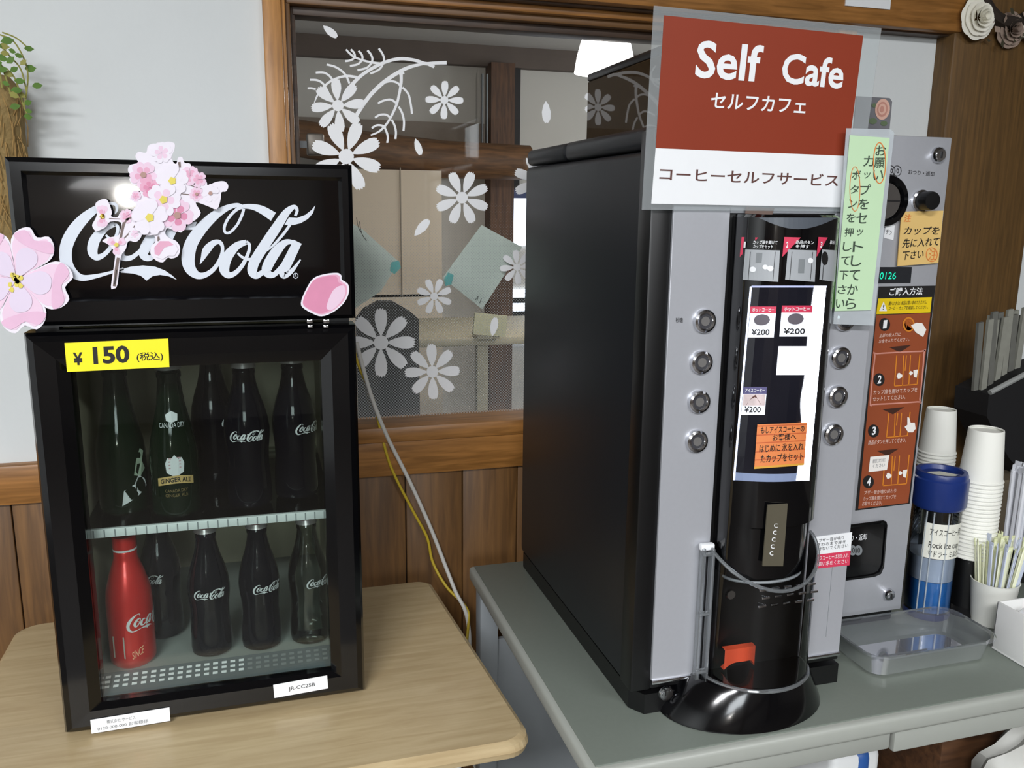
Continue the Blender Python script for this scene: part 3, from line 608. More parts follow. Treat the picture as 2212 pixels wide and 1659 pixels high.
# ------------------------------------------------------------------ bottles in the fridge
COLA = mat('cola_glass', S(6, 6, 14), .07, spec=.25, noise=.1); GRN = mat('green_glass', S(10, 24, 12), .07, spec=.3, noise=.1); CLG = glass('clear_bottle_glass', (.62, .66, .62, 1), .05, .04)
CAPM = mat('crown_cap', S(196, 190, 190), .3, .5, noise=.05); CAPR = mat('crown_cap_red', S(120, 40, 44), .4, noise=.1); RED = mat('aluminium_red', S(206, 44, 40), .28, .35, coat=.3, noise=.05); BW = mat('bottle_print_white', S(200, 204, 206), .5, noise=.02); GOLD = mat('label_gold', S(186, 158, 100), .5, noise=.05)
PROF = [(.001, 0), (.022, 0), (.0275, .004), (.0285, .012), (.0278, .035), (.0262, .058), (.0268, .075), (.0288, .092), (.0290, .102), (.0272, .117), (.0232, .133), (.0180, .149), (.0146, .164), (.0134, .174), (.0142, .176), (.0142, .180), (.0128, .182), (.0128, .187), (.001, .187)]
def cyl(rf, z0, sc, ang, x0=1085, y0=430):
    k = sc/2110
    def mp(x, y):
        z = z0-(y-y0)*k; r = rf(z)+.0004; a = ang+(x-x0)*k/r; return Vector((r*math.sin(a), -r*math.cos(a), z))
    return mp
def rad(prof):
    def f(z):
        for (r0, h0), (r1, h1) in zip(prof, prof[1:]):
            if h0 <= z <= h1 and h1 > h0: return r0+(r1-r0)*(z-h0)/(h1-h0)
        return prof[-2][0]
    return f
def cola(name, lab, loc, ang, body=COLA, sc=.047):
    s_ = .905 if loc[2] < .8 else .985
    t = thing(name, lab, 'bottle', loc, 'contour glass bottles in the fridge')
    for o in (MB().lathe(PROF, body, seg=32),): o.obj('glass_body', t, (0, 0, 0))
    b = MB(); n = 21; vs = []; 
    prof = [(.001, .1915), (.0115, .1915), (.0135, .190)]; b.lathe(prof, CAPR, seg=42)
    k = 42; ring(b, [[((.0135 if j == 0 else .0158 if (i % 2) else .0150)*math.cos(2*PI*i/k), (.0135 if j == 0 else .0158 if (i % 2) else .0150)*math.sin(2*PI*i/k), .190 if j == 0 else .1835) for i in range(k)] for j in range(2)], CAPM)
    b.obj('crown_cap', t, (0, 0, 0))
    b = MB(); logo(b, cyl(rad(PROF), .098, sc, ang), BW, 3, .4); b.obj('printed_logo', t, (0, 0, 0)); t.scale = (s_, s_, s_); return t
zl, zu = .7453, .9405
cola('cola_bottle', 'dark glass bottle at the front of the lower shelf, second from left, whole logo showing', (-.081, 1.106, zl), math.radians(6))
cola('cola_bottle', 'dark glass bottle on the lower shelf, standing behind the red bottle', (-.146, 1.172, zl), math.radians(-32))
cola('cola_bottle', 'dark glass bottle in the middle of the lower shelf, logo turned right', (-.018, 1.106, zl), math.radians(28))
cola('cola_bottle', 'clear empty glass bottle at the right end of the lower shelf', (.045, 1.106, zl), math.radians(38), CLG)
cola('cola_bottle', 'dark glass bottle on the upper shelf, centre front, whole logo showing', (-.024, 1.115, zu), math.radians(2))
cola('cola_bottle', 'dark glass bottle at the right end of the upper shelf, logo half turned away', (.036, 1.135, zu), math.radians(46))
cola('cola_bottle', 'dark glass bottle at the back of the upper shelf, between two front bottles', (-.068, 1.195, zu), math.radians(70))
# green bottles with labels
GP_ = [(.001, 0), (.024, 0), (.0285, .004), (.029, .012), (.029, .075), (.027, .092), (.0215, .118), (.0165, .140), (.0138, .165), (.0134, .172), (.0146, .174), (.0146, .179), (.0128, .181), (.0128, .187), (.001, .187)]
def gbottle(name, lab, loc):
    t = thing(name, lab, 'bottle', loc, None); MB().lathe(GP_, GRN, seg=32).obj('glass_body', t, (0, 0, 0))
    MB().lathe([(.001, .1915), (.0115, .1915), (.0135, .190), (.0155, .1835)], CAPM, seg=28).obj('crown_cap', t, (0, 0, 0)); return t
t = gbottle('ginger_ale_bottle', 'green glass bottle with white crest and gold banner on the upper shelf', (-.112, 1.108, zu))
b = MB(); g_ = cyl(rad(GP_), .062, 1.0*2110/1000*.001*1000/1000, math.radians(8), 0, 0) if False else None
def gm2(ang, lift=.0004):
    rf = rad(GP_)
    return lambda x, z: Vector(((rf(z)+lift)*math.sin(ang+x/(rf(z))), -(rf(z)+lift)*math.cos(ang+x/rf(z)), z))
m_ = gm2(math.radians(6)); b.poly([m_(x*.011, .068+z*.013) for x, z in [(-.9, -.7), (-1, .2), (-.75, .75), (-.4, .6), (0, 1), (.4, .6), (.75, .75), (1, .2), (.9, -.7), (.3, -1), (-.3, -1)]], BW)
for k in range(4): b.poly([gm2(math.radians(6), .0007)(x, .064+.004*k+z) for x, z in ((-.007, 0), (.007, .0006), (.007, .002), (-.007, .0014))], mat('crest_pink', S(176, 140, 146), .6))
bn = lambda x: .046+.003*math.cos(x*80)
A = [m_(-.022+.044*i/12, bn(-.022+.044*i/12)+.006) for i in range(13)]; B = [m_(-.022+.044*i/12, bn(-.022+.044*i/12)-.004) for i in range(13)]; b.strip(A, B, GOLD)
m3 = gm2(math.radians(6), .0008); text(b, 'GINGER ALE', lambda u, v: m3(-.018+.036*u, bn(-.018+.036*u)-.002+.006*v), INK, .02)
for z, s_ in ((.034, 'CANADA DRY'), (.028, 'GINGER ALE')): text(b, s_, lambda u, v, z=z: m3(-.013+.026*u, z+.004*v), mat('label_dull_gold', S(110, 92, 52), .6))
b.obj('printed_label', t, (0, 0, 0)); b = MB(); text(b, 'CANADA DRY', lambda u, v: m3(-.015+.03*u, .114+.006*v), BW); b.poly([m_(x*.007, .127+z*.007) for x, z in [(-.9, -.7), (-1, .4), (0, 1), (1, .4), (.9, -.7), (0, -1)]], BW); b.obj('neck_label', t, (0, 0, 0))
t = gbottle('lemon_soda_bottle', 'dark green glass bottle at the left end of the upper shelf', (-.176, 1.130, zu))
bs = MB(); b = MB(); m_ = gm2(math.radians(40)); bs.poly([m_(x*.016, .030+z*.016) for x, z in [(-1.2, -1), (-1, .2), (-.2, .6), (.2, 1.3), (.8, .8), (1, .2), (.2, -.3), (-.6, -.7)]], BW); b.poly([m_(x*.010+.006, .064+z*.016) for x, z in [(-.9, -.8), (-.5, .3), (.3, 1.2), (.9, .9), (.4, .2), (.9, -.5), (0, -1)]], mat('label_green_white', S(150, 166, 146), .6)); b.obj('printed_emblem', t, (0, 0, 0)); b = bs
text(b, 'Sprite', lambda u, v: gm2(math.radians(40), .0008)(-.012+.024*u, .026+.012*v+.006*u), GRN, .02); b.obj('printed_label', t, (0, 0, 0))
RP = [(.001, 0), (.023, 0), (.0272, .005), (.0275, .012), (.0275, .085), (.0262, .100), (.0205, .122), (.0150, .138), (.0138, .143), (.0138, .150), (.0134, .151), (.0134, .170), (.012, .1715), (.001, .1715)]
t = thing('aluminium_bottle', 'red aluminium bottle with a screw cap at the left end of the lower shelf', 'bottle', (-.177, 1.106, zl))
MB().lathe(RP[:11], RED, seg=32).obj('metal_body', t, (0, 0, 0))
b = MB().lathe([(.0134, .1515), (.0142, .1515), (.0142, .1535), (.0136, .154)], BW, seg=28); k = 40
ring(b, [[((.0142 if i % 2 else .0136)*math.cos(2*PI*i/k), (.0142 if i % 2 else .0136)*math.sin(2*PI*i/k), z) for i in range(k)] for z in (.154, .170)], RED, True); b.obj('screw_cap', t, (0, 0, 0))
b = MB(); rf = rad(RP); logo(b, cyl(rf, .062, .075, math.radians(74)), BW, 4, .4)
a = math.radians(-28); b.poly([Vector((.0279*math.sin(a+u), -.0279*math.cos(a+u), z)) for u, z in ((-.3, .016), (.3, .016), (.3, .045), (-.3, .045))], mat('label_silver', S(176, 170, 160), .4))
text(b, 'SINCE', lambda u, v: Vector((.028*math.sin(.1+.5*u), -.028*math.cos(.1+.5*u), .014+.010*v+.006*u)), mat('print_pale_gold', S(236, 190, 150), .5)); b.obj('printed_logo', t, (0, 0, 0))

# ================================================================== grey desk
t = thing('grey_desk', 'grey steel office desk under the coffee machine', 'desk', (.9, 1.05, 0))
b = MB().box((.323, .769, ZD-.026), (1.75, 1.342, ZD-.002), DESKE, .006, 3).box((.331, .778, ZD-.006), (1.742, 1.336, ZD), DESKG, .002); b.obj('desk_top', t)
b = MB().box((.36, .790, ZD-.062), (.735, .802, ZD-.026), DESKE, .003).box((.745, .794, ZD-.072), (1.72, .806, ZD-.026), DESKE, .003); b.obj('front_rail', t)
MB().box((.36, .80, ZD-.085), (.372, 1.32, ZD-.026), STEELG, .002).obj('side_rail', t)
for x, y in ((.345, 1.30), (.345, .81), (1.72, 1.30), (1.72, .81)): MB().box((x-.016, y-.016, 0), (x+.016, y+.016, ZD-.026), STEELG, .003).obj('leg', t)
MB().box((.361, 1.296, .25), (1.704, 1.304, .60), STEELG).obj('back_panel', t)

# ================================================================== coffee machine
MX0, MX1, MF, MBK, MZ1 = .410, .698, .853, 1.325, 1.410
cm = thing('coffee_machine', 'black and silver self-service coffee machine with a lit display column', 'coffee machine', (.55, 1.08, ZD))
b = MB().box((MX0, .884, .745), (MX1, MBK, 1.384), CHAR, .008, 3); b.obj('body', cm)
b = MB().box((MX0+.001, .884, 1.3855), (MX1-.001, 1.146, MZ1), CHAR, .007, 3); b.obj('front_lid', cm)
b = MB().box((MX0+.001, 1.1475, 1.3855), (MX1-.001, MBK, MZ1), CHAR, .009, 3); b.obj('rear_lid', cm)
b = MB(); pts = [(.411, .884), (.411, .872), (.424, MF), (MX1, MF), (MX1, 1.31), (.411, 1.31)]
ring(b, [[(x, y, z) for x, y in pts] for z in (ZD+.001, .747)], MBLACK, True); b.obj('base', cm)
for x, y in ((.43, 1.315), (MX1-.02, 1.315)): MB().lathe([(.001, 0), (.016, 0), (.016, .024), (.001, .024)], MBLACK, (x, y+.001, ZD+.0005), 16).obj('foot', cm)
b = MB().box((.4045, MF, .752), (.4315, .886, 1.405), MBLACK, .003).box((.4315, MF+.002, .752), (MX1, .886, 1.405), MBLACK, .002); b.obj('bezel', cm)
# silver front in one sheet with a bay for the column
b = MB(); z0, z1 = .766, 1.403
for x0, x1, a, c in ((.430, .4985, z0, z1), (.6335, .6945, z0, z1), (.4985, .6335, 1.318, z1)): b.box((x0, MF-.003, a), (x1, MF+.001, c), SILVER, .0006, 1)
b.box((.672, MF-.0034, .79), (.6724, MF-.0028, .93), STEELG); b.obj('front_panel', cm)
b = MB().box((.430, MF-.006, z0-.004), (.505, MF-.001, z0+.001), CHROME, .001); b.obj('panel_lip', cm)
b = MB().box((.632, MF-.006, z0-.004), (.6945, MF-.001, z0+.001), CHROME, .001); b.obj('panel_lip', cm)
MB().box((.4985, MF-.001, .757), (.6335, MF+.003, 1.32), MBLACK).obj('bay_back', cm)
# display column: straight cheeks and a bowed front
TX, TY, TA, TB = .5615, .832, .0585, .036
def tw(px, py, off=0.0, ax=None):
    a, bb = TA+off, TB+off; r = ray(px, py); ox, oy = (0-TX)/a, (0-TY)/bb; dx, dy = r.x/a, r.y/bb
    A, B, C_q = dx*dx+dy*dy, 2*(ox*dx+oy*dy), ox*ox+oy*oy-1; D = B*B-4*A*C_q
    tt = (-B-math.sqrt(max(D, 0)))/(2*A); return CAM+r*tt
def ell(cx, cy, a, bb, z, n=26, y1=None, x_out=0):
    o = [(cx+a*math.cos(PI+PI*k/n), cy+bb*math.sin(PI+PI*k/n), z) for k in range(n+1)]
    if y1 is not None: o = [(cx-a, y1, z)]+o+[(cx+a, y1, z)]
    return o
CURVB = mat('column_gloss_black', S(8, 8, 10), .07, coat=.4, noise=.1)
b = MB(); ztop, zd1, zl_ = 1.317, .968, .905
ring(b, [ell(TX, TY, TA*.94, TB*.9, ztop, y1=MF-.002), ell(TX, TY, TA, TB, ztop-.003, y1=MF-.002), ell(TX, TY, TA, TB, zd1, y1=MF-.002), ell(TX-.004, TY, TA*.93, TB*.9, zd1-.002, y1=MF-.002), ell(TX-.004, TY, TA*.93, TB*.9, zl_, y1=MF-.002)], CURVB)
b.add(ell(TX, TY, TA*.94, TB*.9, ztop, y1=MF-.002), [tuple(range(29))], CURVB); b.add(ell(TX-.004, TY, TA*.93, TB*.9, zl_, y1=MF-.002), [tuple(range(29))], CURVB)
for f in range(len(b.sm)): b.sm[f] = True
col = b.obj('display_column', cm)
def tquad(b, bl, br, tl, tr, m, off, n=10):
    A = []; B = []
    for i in range(n+1):
        u = i/n; A.append(tw(bl[0]+(br[0]-bl[0])*u, bl[1]+(br[1]-bl[1])*u, off)); B.append(tw(tl[0]+(tr[0]-tl[0])*u, tl[1]+(tr[1]-tl[1])*u, off))
    b.strip(A, B, m)
def tmap(bl, br, tl, tr, off):
    return lambda u, v: tw(*[bl[i]*(1-u)*(1-v)+br[i]*u*(1-v)+tl[i]*(1-u)*v+tr[i]*u*v for i in (0, 1)], off)
b = MB(); n = 16; A = [tw(1640+168*i/n, 470, .0006) for i in range(n+1)]; B = [tw(1640+168*i/n, 471+24*math.sin(PI*i/n), .0006) for i in range(n+1)]; b.strip(A, B, mat('cap_grey', S(84, 90, 98), .35, noise=.05)); b.obj('cap_band', col)
# pictogram cards
PINKR = mat('card_red', S(214, 62, 92), .4, noise=.04); CARD = mat('card_grey', S(168, 172, 176), .35, noise=.05)
for i, (x0, x1, tx) in enumerate(((1604, 1683, '1 カップ扉を開けて'), (1696, 1762, '2 ボタンを'), (1770, 1806, '3 お取り'))):
    b = MB(); xs = -4
    tquad(b, (x0, 604), (x1-2, 609), (x0+6, 539), (x1+2, 541), CARD, .0007)
    tri = [(x0-2, 512), (x0+(34 if i < 2 else 18), 513), (x0-6, 555)]; b.poly([tw(*p, .0010) for p in tri], PINKR)
    text(b, str(i+1), tmap((x0+2, 535), (x0+6, 535), (x0+3, 522), (x0+7, 522), .0014), WHITE, .03)
    for k, s_ in enumerate((('カップ扉を開けて', 'カップをセット'), ('商品ボタン', 'を押す'), ('取出', 'し'))[i]):
        text(b, s_, tmap((x0+22, 527+9*k), (x1-4-(10*k), 528+9*k), (x0+24, 519+9*k), (x1-3-(10*k), 520+9*k), .0012), WHITE, .01)
    w = x1-x0
    for f in (.16, .84) if i < 2 else (.2,): tquad(b, (x0+w*f-1, 604), (x0+w*f, 604), (x0+w*f+4, 544), (x0+w*f+5, 544), INK, .0012, 1)
    if i == 0:
        for px, py, r in ((1626, 582, 7), (1653, 577, 6), (1664, 580, 7)): b.add([tw(px+r*math.cos(k*PI/5), py+r*.9*math.sin(k*PI/5), .0013) for k in range(10)], [tuple(range(10))], WHITE)
        tquad(b, (1632, 568), (1645, 568), (1634, 546), (1647, 546), STEELG, .0010, 2)
    if i == 1:
        tquad(b, (1724, 590), (1737, 590), (1726, 560), (1739, 560), STEELG, .0010, 2); b.add([tw(1751+6*math.cos(k*PI/5), 563+6*math.sin(k*PI/5), .0013) for k in range(10)], [tuple(range(10))], WHITE)
    if i == 2: b.add([tw(1782+7*math.cos(k*PI/8), 558+15*math.sin(k*PI/8), .0010) for k in range(16)], [tuple(range(16))], INK)
    b.obj('pictogram_card', col)
# lit menu window
GLOWB = mat('backlit_frame_edge', S(230, 236, 255), .4, emit=S(214, 226, 255), es=1.6, noise=.01)
GLOWS = mat('light_tube', S(245, 248, 255), .4, emit=S(240, 246, 255), es=6.0, noise=.01)
CARDW = mat('backlit_card', S(226, 230, 240), .4, emit=S(222, 228, 240), es=.55, noise=.01)
DKB = mat('menu_board', S(26, 26, 34), .12, noise=.3, nscale=25)
b = MB(); L = lambda y: 1620-37*(y-618)/422; R = lambda y: 1790-37*(y-618)/422-0*y
def mrect(b, u0, y0, u1, y1, m, off):
    f = lambda u, y: (L(y)+(R(y)-L(y))*u, y+ (4*math.sin(PI*u) if y > 1000 else 0))
    n = 8; ny = 8
    for j in range(ny):
        ya, yb = y0+(y1-y0)*j/ny, y0+(y1-y0)*(j+1)/ny
        b.strip([tw(*f(u0+(u1-u0)*i/n, yb), off) for i in range(n+1)], [tw(*f(u0+(u1-u0)*i/n, ya), off) for i in range(n+1)], m)
mrect(b, 0, 618, .98, 1038, DKB, .0006); mb_ = b.obj('menu_window', col)
b = MB(); mrect(b, 0, 619, .025, 1037, GLOWB, .0009); mrect(b, .02, 617, .98, 621, mat('backlit_dim', S(170, 176, 205), .4, emit=S(150, 158, 200), es=.5, noise=.01), .0009); mrect(b, .02, 1020, .84, 1037, mat('backlit_sill', S(120, 132, 160), .4, emit=S(110, 126, 160), es=.35, noise=.02), .0009); b.obj('edge_light', mb_)
b = MB(); n = 40
yy = [618+420*i/n for i in range(n+1)]; wv = lambda y: .81-.05*math.exp(-((y-870)/45)**2)-.02*math.sin((y-640)/60)
f = lambda u, y: tw(L(y)+(R(y)-L(y))*u, y, .0009)
[b.strip([f(wv(y)+(.97-wv(y))*i/6, y) for y in yy], [f(wv(y)+(.97-wv(y))*(i+1)/6, y) for y in yy], GLOWS) for i in range(6)]; b.obj('light_tube', mb_)
def card(u0, y0, u1, y1, head, price, pic, band=None):
    b = MB(); o = .0010; mrect(b, u0, y0, u1, y1, CARDW, o); F = lambda u, y, o=.0012: tw(L(y)+(R(y)-L(y))*u, y, o)
    if band: mrect(b, u0, y0, u1, y0+15, band, .0011)
    if head: text(b, head, lambda u, v: F(u0+(u1-u0)*(.08+.84*u), y0+12-9*v, .0013), WHITE, .02)
    if price: text(b, price, lambda u, v: F(u0+(u1-u0)*(.12+.7*u), y1-5-13*v, .0013), INK, .02)
    if pic == 'cup':
        cx, cy = u0+(u1-u0)*.48, y0+29; ts = [-1+2*k/12 for k in range(13)]; b.strip([F(cx+.105*t_, cy-12*math.sqrt(max(0, 1-t_*t_)), .0013) for t_ in ts], [F(cx+.105*t_, cy+12*math.sqrt(max(0, 1-t_*t_)), .0013) for t_ in ts], mat('coffee_print', S(96, 90, 98), .5, emit=S(60, 56, 66), es=.2, noise=.1))
    if pic == 'ice':
        mrect(b, u0+.01, y0+16, u1-.01, y0+40, mat('ice_print', S(214, 196, 196), .5, noise=.4, nscale=90), .0011); b.poly([F(u0+.05, y0+39), F(u0+.12, y0+22), F(u0+.16, y0+17), F(u0+.24, y0+37)], mat('coffee_brown', S(94, 58, 52), .5, noise=.3, nscale=90))
    b.obj('menu_card', mb_)
card(0.03, 662, .36, 729, 'ホットコーヒー', '¥200', 'cup', PINKR); card(.43, 660, .82, 727, 'ホットコーヒー', '¥200', 'cup', PINKR)
card(.43, 748, .82, 810, '', '', None); card(0.03, 836, .33, 896, 'アイスコーヒー', '¥200', 'ice', mat('card_violet', S(92, 88, 130), .4, noise=.05))
# buttons
def button(px, py):
    c = P(px, py, 1, MF-.003); b = MB().lathe([(.0138, -.001), (.0138, .002), (.0128, .0050), (.0105, .0062), (.0088, .0058), (.0078, .0040)], CHROME, c, 32, 1); o = b.obj('push_button', cm)
    MB().lathe([(.0001, .0046), (.0052, .0046), (.0054, .0040)], mat('button_face', S(150, 148, 146), .35, .6, noise=.08), c, 24, 1).lathe([(.0054, .0041), (.0080, .0041)], mat('button_groove', S(60, 60, 64), .4, noise=.1), c, 24, 1).obj('button_face', o)
for p in ((1520, 693), (1513, 782), (1508, 867), (1503, 952), (1822, 690), (1813, 772), (1806, 856), (1797, 937)): button(*p)
b = MB(); q = quad((1460, 697), (1475, 697), (1460, 686), MF-.0036); text(b, '砂糖', q, INK); b.obj('panel_print', cm); b = MB(); q = quad((1864, 690), (1884, 689), (1864, 678), MF-.0036); text(b, '砂糖', q, INK); b.obj('panel_print', cm)
# spout plaque
b = MB(); sp = lambda px, py, o=.0006: (lambda r: r)(P(px, py, 1, TY-TB-.0005-o)); PLQ = mat('plaque_champagne', S(128, 122, 104), .35, .6, noise=.05)
b.poly([sp(1657, 1090), sp(1700, 1087), sp(1690, 1222), sp(1646, 1222)], PLQ, (0, -1, 0), .0015)
for k in range(5): text(b, 'cccc'[k % 4] if k else 'C', lambda u, v, k=k: sp(1672-2.4*k+8*u, 1140+15*k-9*v, .0030), WHITE)
b.obj('spout_plaque', cm)
# transparent cup door
DX, DY, DA, DB = .5655, MF-.004, .0685, .060
ACR = glass('clear_acrylic', (.90, .92, .92, 1), .03, .02); ACE = glass('acrylic_edge', (.80, .82, .84, 1), .12, .12, .10)
def dpt(k, n, z, o=0): a = PI+PI*k/n; return (DX+(DA+o)*math.cos(a), DY+(DB+o)*math.sin(a), z)
n = 30; ztopd = lambda k: .932-.040*math.sin(PI*k/n)**1.3+.004*k/n
zb = .768; b = MB(); b.strip([dpt(k, n, zb) for k in range(n+1)], [dpt(k, n, ztopd(k)) for k in range(n+1)], ACR)
for f in range(len(b.sm)): b.sm[f] = True
cdoor = b.obj('cup_door', cm)
b = MB(); b.tube([dpt(k, n, ztopd(k), .001) for k in range(2, n+1)], .0022, ACE, 8); b.obj('door_top_rim', cdoor)
b = MB(); b.tube([dpt(k, n, zb, .001) for k in range(n+1)], .0024, ACE, 8); b.obj('door_bottom_rim', cdoor)
b = MB(); x, y = DX-DA-.004, DY-.006; b.box((x-.011, y-.006, zb-.004), (x-.006, y+.004, .934), ACE, .002).box((x, y-.010, zb-.004), (x+.004, y+.002, .934), ACE, .002)
for z in (.775, .85, .925): b.box((x-.011, y-.009, z), (x+.004, y-.002, z+.004), ACE, .001)
b.obj('door_hinge', cdoor)
b = MB().box((x-.012, y-.004, .930), (x+.006, y+.004, .938), WHITE, .002); b.obj('hinge_clip', cdoor)
b = MB(); b.box((.494, MF-.006, .765), (.499, MF-.001, .935), MBLACK); b.obj('bay_edge', cm)
b = MB().lathe([(.0001, .002), (.0055, .002), (.0065, 0)], CHROME, P(1578, 1284, 1, MF-.002), 16, 1); b.obj('bay_screw', cm)
# reflection in the door handle modelled as chrome bars, and orange cup guide
b = MB(); gz = .903
for k in range(5):
    for j in range(3): x = TX-.030+.016*k+.004*(j % 2); y = TY-TB-.002; z_ = gz-.006-.010*j; b.box((x, y-.003, z_-.002), (x+.010, y, z_+.0008), CHROME, .0008)
b.tube([(TX-.004+.050*math.cos(PI+PI*k/16), TY+.030*math.sin(PI+PI*k/16), gz-.003) for k in range(17)], .0018, STEELG, 6); b.obj('reflection_bars', cm)
b = MB(); c = P(1602, 1420, 1, MF-.016); OR = mat('orange_plastic', S(228, 84, 50), .4, noise=.06, nscale=120)
A = [(c.x-.021+.042*i/14, MF-.012-.010*math.sin(PI*i/14), c.z+.010+.006*math.sin(PI*i/14)) for i in range(15)]; B = [(p[0], p[1], c.z-.002-.014*abs((i-7)/7)**3) for i, p in enumerate(A)]
b.strip(A, B, OR); A2 = [(p[0], p[1]+.008, p[2]+.001) for p in A]; b.strip(A, A2, OR); b.strip(B, [(p[0], p[1]+.008, p[2]) for p in B], OR); b.obj('orange_cup_guide', cm)
# flared plinth
b = MB(); ring(b, [ell(DX-.004, MF+.004, .079, .066, .768, y1=MF+.02), ell(DX-.006, MF+.004, .085, .068, .762, y1=MF+.02), ell(DX-.012, MF+.002, .106, .074, .727, y1=MF+.02), ell(DX-.012, MF+.002, .108, .075, ZD+.001, y1=MF+.02)], BLACK)
b.add(ell(DX-.004, MF+.004, .079, .066, .768, y1=MF+.02), [tuple(range(29))], BLACK)
for f in range(len(b.sm)): b.sm[f] = True
b.obj('plinth', cm)
b = MB().lathe([(.0001, .0045), (.006, .0045), (.0065, .003), (.0085, .003), (.0098, 0)], CHROME, P(1438, 1497, 1, MF-.001), 24, 1); b.box(tuple(P(1438, 1497, 1, MF-.0055)+Vector((-.0008, -.0005, -.004))), tuple(P(1438, 1497, 1, MF-.0055)+Vector((.0008, .0004, .004))), INK); b.obj('key_lock', cm)
b = MB(); q = quad((1756, 1229), (1835, 1221), (1749.6, 1161.6), MF-.0036, (1841, 1149.5)); b.poly([q(0, .44), q(1, .44), q(1, 1), q(0, 1)], WHITE, (0, 1, 0), .0004); b.poly([q(0, 0), q(1, 0), q(1, .44), q(0, .44)], PINKR, (0, 1, 0), .0004)
for k, s_ in enumerate(('ブザー音が鳴り', '終わるまで扉を', '開けないでください')): text(b, s_, sub(q, .2-.06*k, .82-.13*k, .8+.06*k, .93-.13*k, UP1), INK)
for k, s_ in enumerate(('アイスコーヒーは氷を入れ', 'お買い求めください')): text(b, s_, sub(q, .05, .25-.18*k, .95, .39-.18*k, UP1), WHITE)
b.obj('notice_label', cm)
# bean hopper on the lid
BEAN = mat('smoked_hopper', S(64, 50, 34), .02, coat=0, noise=.55, nscale=120)
t = thing('bean_hopper', 'smoky glossy bean hopper box on top of the coffee machine', 'hopper', (.56, 1.03, MZ1))
c = P(1270, 160, 0, .458)
MB().box((.458, .905, MZ1+.0015), (.66, c.y, c.z-.010), BEAN, .0015, 1).obj('hopper_box', t); MB().box((.4575, .903, c.z-.010), (.662, c.y+.001, c.z), MBLACK, .002).obj('hopper_lid', t)

# ------------------------------------------------------------------ signs
SB = mat('sign_brown', S(138, 52, 28), .5, spec=.3, noise=.05, nscale=15); LAM = glass('laminate_film', (.93, .95, .95, 1), .06, .02, .16, (.8, .84, .86, 1))
YSN = MF-.008
t = thing('laminated_sign', 'laminated brown and white cafe sign fixed above the display column', 'sign', tuple(P(1620, 450, 1, YSN)))
b = MB(); b.poly([P(*p, 1, YSN+.0006) for p in ((1412, 12), (1904, 61), (1850, 457), (1386, 453))], LAM, (0, -1, 0), .0002); b.obj('laminate', t)
q = quad((1407, 440), (1822, 448), (1434.5, 33), YSN, (1865, 77)); b = MB()
mid = .2925; bl_, br_ = (1416.5, 320), (1831.5, 337)
b.poly([P(*p, 1, YSN) for p in ((1407, 440), (1822, 448), br_, bl_)], WHITE, (0, 1, 0), .0003); b.poly([P(*p, 1, YSN) for p in (bl_, br_, (1865, 77), (1434.5, 33))], SB, (0, 1, 0), .0003)
for s_, bl, br, tl, m_, bo in (('Self', (1500, 168), (1642, 178), (1508, 86), WHITE, .022), ('Cafe', (1686, 180), (1819, 193), (1694, 113), WHITE, .022), ('セルフカフェ', (1534, 233), (1739, 246), (1538, 199), WHITE, .016), ('コーヒーセルフサービス', (1424, 389), (1810, 403), (1426, 361), mat('sign_text_brown', S(92, 56, 50), .6), .012)):
    text(b, s_, lambda u, v, qq=quad(bl, br, tl, YSN-.0004): qq(u, v), m_, bo)
b.obj('printed_sheet', t)
b = MB(); b.poly([P(*p, 1, YSN+.0008) for p in ((1612, 446), (1673, 450), (1668, 464), (1610, 461))], mat('brown_tape', S(110, 92, 84), .5, noise=.1), (0, 1, 0), .001); b.obj('tape', t)
# green notice
YN = MF-.020; GRL = mat('note_green', S(196, 226, 186), .55, noise=.03, nscale=30); GRD = mat('holder_green', S(62, 104, 48), .45, noise=.08, nscale=30); ORI = mat('orange_ink', S(226, 130, 60), .6, noise=.05); GINK = mat('dark_marker', S(60, 76, 62), .6)
t = thing('handwritten_notice', 'tall pale green handwritten notice in a film holder, between machine and coin unit', 'notice', tuple(P(1850, 670, 1, YN)))
b = MB(); b.poly([P(*p, 1, YN+.0012) for p in ((1828, 277), (1924, 279), (1932, 286), (1887, 703), (1800, 700))], glass('holder_film', (.86, .9, .9, 1), .08, .03, .42, (.78, .82, .86, 1)), (0, 1, 0), .0003); b.obj('film_holder', t)
b = MB(); b.poly([P(*p, 1, YN+.0028) for p in ((1826, 440), (1850, 440), (1838, 671), (1795, 664))], GRD, (0, 1, 0), .001); b.obj('green_backing', t)
b = MB(); b.poly([P(*p, 1, YN) for p in ((1836, 292), (1922, 298), (1882, 670), (1803, 672))], GRL, (0, 1, 0), .0003)
def col_(chars, p0, p1, sz, m_, b=None, y=YN-.0004):
    k = len(chars)
    for i, ch in enumerate(chars):
        x = p0[0]+(p1[0]-p0[0])*i/max(k-1, 1); yy = p0[1]+(p1[1]-p0[1])*i/max(k-1, 1)
        s2 = sz*(.6 if ch in 'ッ' else 1); wd = s2*(.25 if ch == 'ー' else 1)
        text(b, ch, quad((x-wd/2-1, yy+s2/2), (x+wd/2-1, yy+s2/2), (x-wd/2+1, yy-s2/2), y), m_, .008)
col_('お願い', (1903, 325), (1897, 378), 22, GINK, b); col_('カップをセットしてから', (1877, 348), (1838, 656), 23, GINK, b); col_('ボタンを押して下さい', (1850, 378), (1815, 656), 19, GINK, b)
stroke(b, [(1900+13*math.cos(a*PI/10), 352+44*math.sin(a*PI/10), 2.0) for a in range(21)], lambda x, y: P(x, y, 1, YN-.0005), ORI, 3); stroke(b, [(1847+11*math.cos(a*PI/10), 408+48*math.sin(a*PI/10), 1.4) for a in range(21)], lambda x, y: P(x, y, 1, YN-.0005), ORI, 3)
